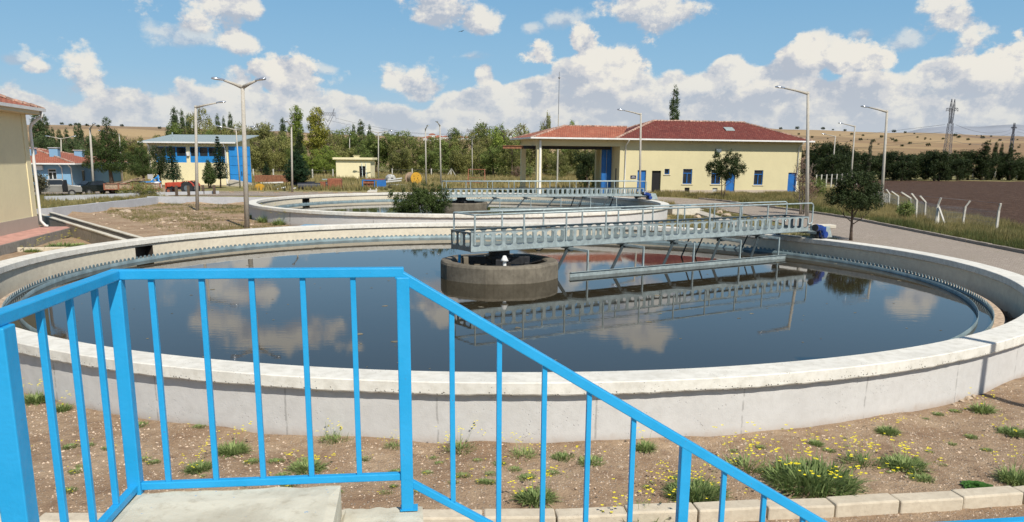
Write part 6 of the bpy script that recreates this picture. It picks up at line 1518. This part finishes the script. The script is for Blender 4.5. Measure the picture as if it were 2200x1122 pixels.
b_ = D(990, 69, 130); brd = thing('bird', 'small dark bird flying high in the blue gap', 'bird', b_); o = MB().add([(-.5, 0, -.05), (-.1, 0, .12), (.0, .12, .1), (0, -.12, .1), (.55, .05, .28), (.15, .1, .05), (.2, -.1, .05)], [(0, 3, 1), (0, 1, 2), (1, 3, 6, 4), (1, 2, 5, 4), (0, 2, 5, 6, 3)]); o.build('body', MT['darkmetal'], brd)

# ------------------------------------------------------------------ rocks, pebbles, weeds, grass
def rockmesh(seed):
    import bmesh
    bm = bmesh.new(); bmesh.ops.create_icosphere(bm, subdivisions=2, radius=1)
    for v_ in bm.verts:
        n = mnoise.noise(v_.co*1.1+Vector((seed*5., 0, 0)))*.5+mnoise.noise(v_.co*2.6+Vector((seed*3., 1, 0)))*.2; v_.co *= 1+n; v_.co.z *= .6
    me = bpy.data.meshes.new('rock'); bm.to_mesh(me); bm.free(); me.materials.append(MT['rock']); return me
rms = [rockmesh(i) for i in range(4)]
def rock(p_, s_, label, group=None):
    o = bpy.data.objects.new('rock', random.choice(rms)); COL.objects.link(o); o.location = p_+Vector((0, 0, s_*.15+relief(p_.x, p_.y))); o.scale = (s_, s_*rt.uniform(.6, 1), s_*rt.uniform(.6, 1)); o.rotation_euler = (0, 0, rt.uniform(0, 6)); tag(o, label, 'rock', group)
rock(P(273, 457), .36, 'largest pale rock on the stony mound')
rr2 = random.Random(13)
for k in range(80): rock(P(rr2.uniform(200, 540), rr2.uniform(446, 492)), rr2.choice([.05, .07, .09, .12, .17]), 'pale stone scattered on the brown mound', 'stones on the mound')
for x, y, s_ in ((2078, 862, .075), (2065, 866, .05), (2090, 858, .05), (2050, 872, .04)): rock(P(x, y), s_, 'pale stone at the foot of the near tank wall, right side', 'stones at the tank foot')
for k in range(26):
    x = rr2.uniform(20, 2180); y = rr2.uniform(960, 1060) if 200 < x < 1600 else rr2.uniform(900, 1040); rock(P(x, y), rr2.uniform(.018, .04), 'small stone lying in the gravelly weed bed', 'small stones in the weed bed')
for x, y in ((1520, 462), (1545, 458), (1500, 470), (1560, 465), (1535, 470)): rock(P(x, y), rr2.uniform(.2, .4), 'pale rubble stone by the slanting path slab', 'rubble by the path')
# gravel: a carpet of tiny stones
mb = MB(); rnd = random.Random(17)
for k in range(26000):
    x = rnd.uniform(-12, 13.5); y = rnd.uniform(8.3, 14.5)
    if math.hypot(x-T1[0], y-T1[1]) < 14.45 or y < 8.45+.043*x+.0075*max(0, x)**1.35: continue
    s_ = rnd.choice([.006, .008, .010, .012, .015, .022]); z = gz(x, y)+relief(x, y); a = rnd.uniform(0, 3); ca, sa = math.cos(a)*s_, math.sin(a)*s_
    mb.add([(x+ca, y+sa, z), (x-sa*.7, y+ca*.7, z), (x-ca, y-sa, z), (x+sa*.7, y-ca*.7, z), (x, y, z+s_*.8)], [(0, 1, 4), (1, 2, 4), (2, 3, 4), (3, 0, 4)])
o = mb.build('gravel', simple('pale_gravel', (.50, .39, .29), .9, 0, .45, 9, obj=False), fix=False); o['kind'] = 'stuff'; tag(o, 'fine pale gravel scattered over the brown soil', 'gravel')

def blade(mb, p_, d, L, w_, curve, tone, n=3):
    side = Vector((-d.y, d.x, 0)).normalized() if abs(d.x)+abs(d.y) > 1e-4 else Vector((1, 0, 0)); vs = []; fs = []
    for i in range(n+1):
        f_ = i/n; c = p_+d*L*f_-Vector((0, 0, curve*L*f_*f_))+Vector((d.x, d.y, 0))*curve*.5*L*f_*f_; ww_ = w_*(1-f_)**.7*(.6+1.2*f_ if f_ < .4 else 1)/2
        if i < n: vs += [c-side*ww_, c+side*ww_]
        else: vs.append(c)
    for i in range(n-1): fs.append((2*i, 2*i+1, 2*i+3, 2*i+2))
    fs.append((2*n-2, 2*n-1, 2*n)); mb.add(vs, fs, tone)
def weed(seed, R_, H_, nb, nf, bw=.012, asp=1.):
    rnd = random.Random(seed); g = MB(); s_ = MB(); f_ = MB()
    for k in range(nb):
        a = rnd.uniform(0, 6.28); q_ = R_*.55*rnd.random()**.7; p_ = Vector((q_*math.cos(a), q_*math.sin(a), 0)); a2_ = a+rnd.uniform(-.9, .9); el_ = R(rnd.uniform(25, 80))
        d = Vector((math.cos(a2_)*math.cos(el_), math.sin(a2_)*math.cos(el_), math.sin(el_))); blade(g, p_, d, H_*rnd.uniform(.45, 1.), bw*rnd.uniform(.7, 1.6), rnd.uniform(.1, .5), rnd.uniform(.05, .95))
    for k in range(nf):
        a = rnd.uniform(0, 6.28); q_ = R_*.8*rnd.random()**.6; hgt = H_*rnd.uniform(.9, 1.9); b_ = Vector((q_*.5*math.cos(a), q_*.5*math.sin(a), 0)); tp_ = Vector((q_*math.cos(a)*1.25, q_*math.sin(a)*1.25, hgt))
        blade(g, b_, (tp_-b_).normalized(), (tp_-b_).length, .0065, 0, .75, 2)
        for j in range(rnd.randint(1, 4)):
            c = tp_+Vector((rnd.uniform(-.05, .05), rnd.uniform(-.05, .05), rnd.uniform(-.07, .02)))
            for m_ in range(4):
                an = m_*1.57+rnd.random(); e = Vector((math.cos(an), math.sin(an), .35))*.017; q2 = Vector((-math.sin(an), math.cos(an), 0))*.009
                f_.add([c, c+e*.5+q2, c+e, c+e*.5-q2], [(0, 1, 2, 3)])
    return g, f_
WP = {}
def mkweed(key, *a):
    t = thing('weed_plant', '', 'weed'); g, f_ = weed(*a); g.build('leaves', MT['leaf_weed'], t, fix=False)
    if f_.v: f_.build('flowers', MT['petal'], t, fix=False)['kind'] = 'stuff'
    WP[key] = [t, 0]
mkweed('big', 1, .62, .24, 1300, 40, .015); mkweed('mid', 2, .30, .19, 520, 12, .014); mkweed('low', 3, .24, .09, 300, 2); mkweed('tuft', 4, .16, .17, 300, 4); mkweed('sparse', 6, .38, .20, 160, 15)
t = thing('weed_plant', '', 'weed'); g = MB(); rnd = random.Random(9)
for k in range(46):
    a = k*2.4; L = .08+.14*(k/46); p_ = Vector((0, 0, .01)); d = Vector((math.cos(a), math.sin(a), .5-.008*k)).normalized(); sd = Vector((-math.sin(a), math.cos(a), 0)); w_ = L*.26; tn = rnd.uniform(.1, .9)
    q = [p_+d*L*.1, p_+d*L*.45+sd*w_*.6+Vector((0, 0, .01)), p_+d*L*.8+sd*w_, p_+d*L*1.05-Vector((0, 0, .015)), p_+d*L*.8-sd*w_, p_+d*L*.45-sd*w_*.6+Vector((0, 0, .01))]; g.add(q, [(0, 1, 2, 3), (0, 3, 4, 5)], tn)
g.build('leaves', MT['leaf_rosette'], t, fix=False); WP['rosette'] = [t, 0]
def put(kind, px, py, wpx, label, group=None, zs=1.):
    w0 = {'big': 1.25, 'mid': .75, 'low': .5, 'tuft': .42, 'sparse': .85, 'rosette': .46}[kind]; b_ = P(px, py); b_.z += relief(b_.x, b_.y)-.005; s_ = (1.5 if kind == 'big' else 1.15 if kind == 'rosette' else 1.5)*wpx/F*b_.y/w0
    e = WP[kind]
    if e[1] == 0: o = e[0]; o.location = b_; o.scale = (s_, s_, s_*zs); o.rotation_euler = (0, 0, rt.uniform(0, 6))
    else: o = dup(e[0], b_, rt.uniform(0, 6), (s_, s_, s_*zs))
    e[1] += 1; o['label'] = label; o['category'] = 'weed'
    if group: o['group'] = group
    elif 'group' in o: del o['group']
put('big', 1745, 1045, 225, 'widest weed clump with many small yellow flowers, at the kerb on the right')
put('big', 1495, 1062, 150, 'feathery weed clump seen behind the lower railing bars, yellow flowers above', zs=.9)
put('mid', 1945, 1005, 120, 'yellow-flowered weed clump right of the widest one', zs=.8)
put('mid', 1906, 938, 62, 'upright green weed tuft standing alone near the tank wall on the right')
put('tuft', 1385, 972, 52, 'upright green weed tuft at the tank foot, right of the sloping handrail')
put('mid', 2180, 1035, 95, 'tall feathery weed at the right edge above the kerb', zs=1.5)
put('rosette', 2102, 1050, 78, 'bright green broad-leaved rosette on the kerb at the right')
put('mid', 2175, 940, 75, 'low weed with yellow flowers at the right edge', zs=.6)
put('tuft', 2110, 890, 55, 'dark green weed tuft near the tank shadow at the right')
put('low', 2085, 945, 34, 'small flat weed left of the right-edge weeds')
put('mid', 1150, 1075, 110, 'yellow-flowered weed clump at the kerb behind the middle railing bars', zs=.9)
put('low', 1270, 1003, 70, 'low green weed left of the sixth sloping bar')
put('mid', 660, 1010, 100, 'leafy weed clump behind the fourth level railing bar', zs=.65)
put('mid', 498, 975, 92, 'yellow-flowered weed clump behind the second level railing bar')
put('mid', 428, 1012, 78, 'greyish weed clump left of the second railing bar', zs=.85)
put('low', 540, 1000, 44, 'small flat grey-green weed right of the second railing bar')
put('low', 298, 918, 50, 'low weed at the tank foot beside the corner post')
put('low', 330, 998, 34, 'small low weed right of the corner post')
put('mid', 80, 868, 80, 'yellow-flowered weed at the tank foot near the left post')
put('tuft', 133, 888, 46, 'small green tuft right of the yellow weed by the left post')
put('low', 190, 968, 36, 'small weed between the left railing bars, upper'); put('low', 232, 975, 30, 'small weed beside the corner post, lower left')
put('low', 145, 1055, 44, 'flat weed between the left railing bars near the kerb'); put('low', 15, 980, 30, 'small weed at the far left edge')
put('sparse', 1125, 985, 80, 'thin grey weed against the tank wall in the middle'); put('sparse', 720, 955, 80, 'thin low weeds at the tank foot left of the tall post'); put('sparse', 985, 975, 90, 'sparse flowering weeds at the tank foot right of the tall post'); put('sparse', 845, 970, 50, 'small sparse weed just left of the tall post')
put('low', 430, 925, 34, 'small dark weed at the tank foot behind the second bar'); put('low', 1210, 990, 60, 'flat weed spreading at the tank foot in the middle')
put('tuft', 1752, 962, 36, 'small green tuft above the widest yellow weed clump'); put('low', 1780, 975, 34, 'small flat weed beside the tuft above the widest clump'); put('low', 2015, 895, 30, 'tiny weed near the tank foot on the right'); put('low', 1640, 1020, 44, 'small weed left of the widest yellow clump')
put('sparse', 1380, 1115, 150, 'dry branching weed in front of the kerb at the bottom', zs=.9); put('sparse', 1720, 900, 80, 'sparse flowering stems against the tank wall on the right')
put('sparse', 1600, 1010, 130, 'sparse yellow flowering stems left of the widest clump'); put('low', 1980, 1030, 60, 'low leaves right under the second yellow clump'); put('sparse', 1850, 1000, 110, 'sparse yellow flowering stems behind the widest clump')
for i, (x, y, w_) in enumerate(((128, 535, 60), (70, 540, 34), (95, 547, 26), (165, 528, 40))): put('mid' if i < 2 else 'low', x, y, w_*1.2, 'green weed in the small bed beside the channel wall', 'weeds in the bed by the channel', zs=.8)
for i, (x, y, w_) in enumerate(((90, 480, 40), (570, 478, 40), (600, 484, 34), (545, 470, 30))): put('tuft', x, y, w_, 'dark green weeds growing against a wall foot behind the near tank', 'weeds at the far wall feet')
rr3 = random.Random(77)
for k in range(95):
    x = rr3.uniform(0, 2190); p_ = P(x, rr3.uniform(985, 1060) if 250 < x < 1500 else rr3.uniform(880, 1040))
    if math.hypot(p_.x-T1[0], p_.y-T1[1]) < 14.6: continue
    b_ = p_.copy(); b_.z += relief(b_.x, b_.y)-.005; s_ = rr3.uniform(.2, .8)**1.3; o = dup(WP['low'][0], b_, rr3.uniform(0, 6), (s_, s_, s_*.8)); o['label'] = 'tiny green seedling in the gravelly bed'; o['category'] = 'weed'; o['group'] = 'seedlings in the gravelly bed'

def grassfield(name, label, n, region, h0, h1, w_, mat, tonef, seed, clump=5):
    rnd = random.Random(seed); mb = MB(); k = 0; tries = 0
    while k < n and tries < n*20:
        tries += 1; X, Y = region(rnd)
        if X is None: continue
        dn = fbm(X, Y, 3.2, 6, 3)
        if rnd.random() > .55+.9*dn: continue
        z = gz(X, Y)+relief(X, Y)-.02; tn = tonef(X, Y, rnd)
        for j in range(clump):
            a = rnd.uniform(0, 6.28); q_ = rnd.random()*.12; hh_ = rnd.uniform(h0, h1)*(1+.5*dn); lx, ly = rnd.uniform(-.35, .35)*hh_, rnd.uniform(-.35, .35)*hh_; px_, py_ = X+q_*math.cos(a), Y+q_*math.sin(a)
            mb.add([(px_-w_*math.cos(a)/2, py_-w_*math.sin(a)/2, z), (px_+w_*math.cos(a)/2, py_+w_*math.sin(a)/2, z), (px_+lx, py_+ly, z+hh_)], [(0, 1, 2)], max(0, min(1, tn+rnd.uniform(-.2, .2))))
        k += 1
    o = mb.build(name, mat, fix=False); o['kind'] = 'stuff'; tag(o, label, 'grass'); return o
def reg_verge(rnd):
    Y = rnd.uniform(26, 100)**1.0; X = rnd.uniform(22, 36+.2*(Y-40)); 
    lo = kerbX(Y)+.5 if Y < 64 else 22.5
    if X < lo or X > fenceX(Y)+(2.5 if Y < 60 else 1.5): return None, None
    return X, Y
def reg_front(rnd):
    X = rnd.uniform(11, 34); Y = rnd.uniform(70, 90)
    yf = 82+(X-10.3)*.265
    if Y > yf-.3: return None, None
    if X < 12.5 and Y < 80: return None, None
    for t_ in lin(7, 11.5, 24):
        a_ = roadpt(t_, 0)
        if math.hypot(X-a_[0], Y-a_[1]) < 3.4: return None, None
    return X, Y
def reg_meadow(rnd):
    Y = 86+(180-86)*rnd.random(); X = rnd.uniform(-.62, .16)*Y
    if X < -.32*Y and Y < 112: return None, None
    if X > 8 and Y < 98: return None, None
    return X, Y
def reg_mound(rnd):
    Y = rnd.uniform(39, 69); X = rnd.uniform(-29, -7)
    if math.hypot(X-T1[0], Y-T1[1]) < 14.6 or math.hypot(X-T2[0], Y-T2[1]) < 14.6 or X < -27+(56-Y)*.72: return None, None
    return X, Y
def reg_left(rnd):
    Y = rnd.uniform(52, 73); X = rnd.uniform(-48, -30); return X, Y
def reg_mid(rnd):
    Y = rnd.uniform(41, 69); X = rnd.uniform(-2, 16.5)
    if math.hypot(X-T1[0], Y-T1[1]) < 14.6 or math.hypot(X-T2[0], Y-T2[1]) < 14.6: return None, None
    return X, Y
green_kerb = lambda X, Y, r_: .05+.70*sstep(.5, 3.2, X-kerbX(min(Y, 64)))*(.6+.4*sstep(45, 60, Y))+.3*nz(X, Y, 2, 3)
grassfield('dry_grass', 'long green and straw coloured grass between the road kerb and the wire fence', 20000, reg_verge, .16, .48, .035, MT['grass'], green_kerb, 1)
grassfield('dry_grass', 'long brownish grass in front of the main yellow building', 9000, reg_front, .18, .5, .045, MT['grass'], lambda X, Y, r_: .55+.5*nz(X, Y, 3, 3), 2)
grassfield('meadow_grass', 'dry yellow-green meadow grass between the yard and the tree belt', 15000, reg_meadow, .25, .7, .13, MT['grass'], lambda X, Y, r_: .68+.6*nz(X, Y, 9, 3), 3)
grassfield('mound_grass', 'patchy short grass on the stony mound', 5000, reg_mound, .05, .16, .025, MT['grass'], lambda X, Y, r_: .35+.6*nz(X, Y, 3, 3), 4)
grassfield('meadow_grass', 'rough grass in front of the parked cars', 4500, reg_left, .12, .35, .05, MT['grass'], lambda X, Y, r_: .5+.5*nz(X, Y, 3, 3), 5)
grassfield('mound_grass', 'short green grass and weeds on the strip between the tanks', 6000, reg_mid, .05, .22, .03, MT['grass'], lambda X, Y, r_: .25+.5*nz(X, Y, 2, 3), 6)
mb = MB(); rnd = random.Random(31)
for k in range(170):
    a = rnd.uniform(0, 6.28); q_ = 12.6*rnd.random()**.5; x, y = T1[0]+q_*math.cos(a), T1[1]+q_*math.sin(a)
    if math.hypot(x-PC1[0], y-PC1[1]) < 2: continue
    s_ = rnd.choice([.02, .03, .03, .05, .09]); e = rnd.uniform(0, 3); mb.add([(x+s_*math.cos(e+t_*1.05)*rnd.uniform(.5, 1.3), y+s_*math.sin(e+t_*1.05)*rnd.uniform(.5, 1.3), .3535) for t_ in range(6)], [(0, 1, 2, 3, 4, 5)])
o = mb.build('floating_scum', simple('floating_flakes', (.20, .17, .11), .8, 0, .5, 3, obj=False), fix=False); o['kind'] = 'stuff'; tag(o, 'specks of scum floating on the dark water of the near tank', 'scum')
# prototypes never placed are removed
for v_ in list(PROTO.values())+list(WP.values()):
    if isinstance(v_, list) and v_[1] == 0:
        for c in kids(v_[0]): bpy.data.objects.remove(c)
        bpy.data.objects.remove(v_[0])
scene.cycles.adaptive_threshold = .012
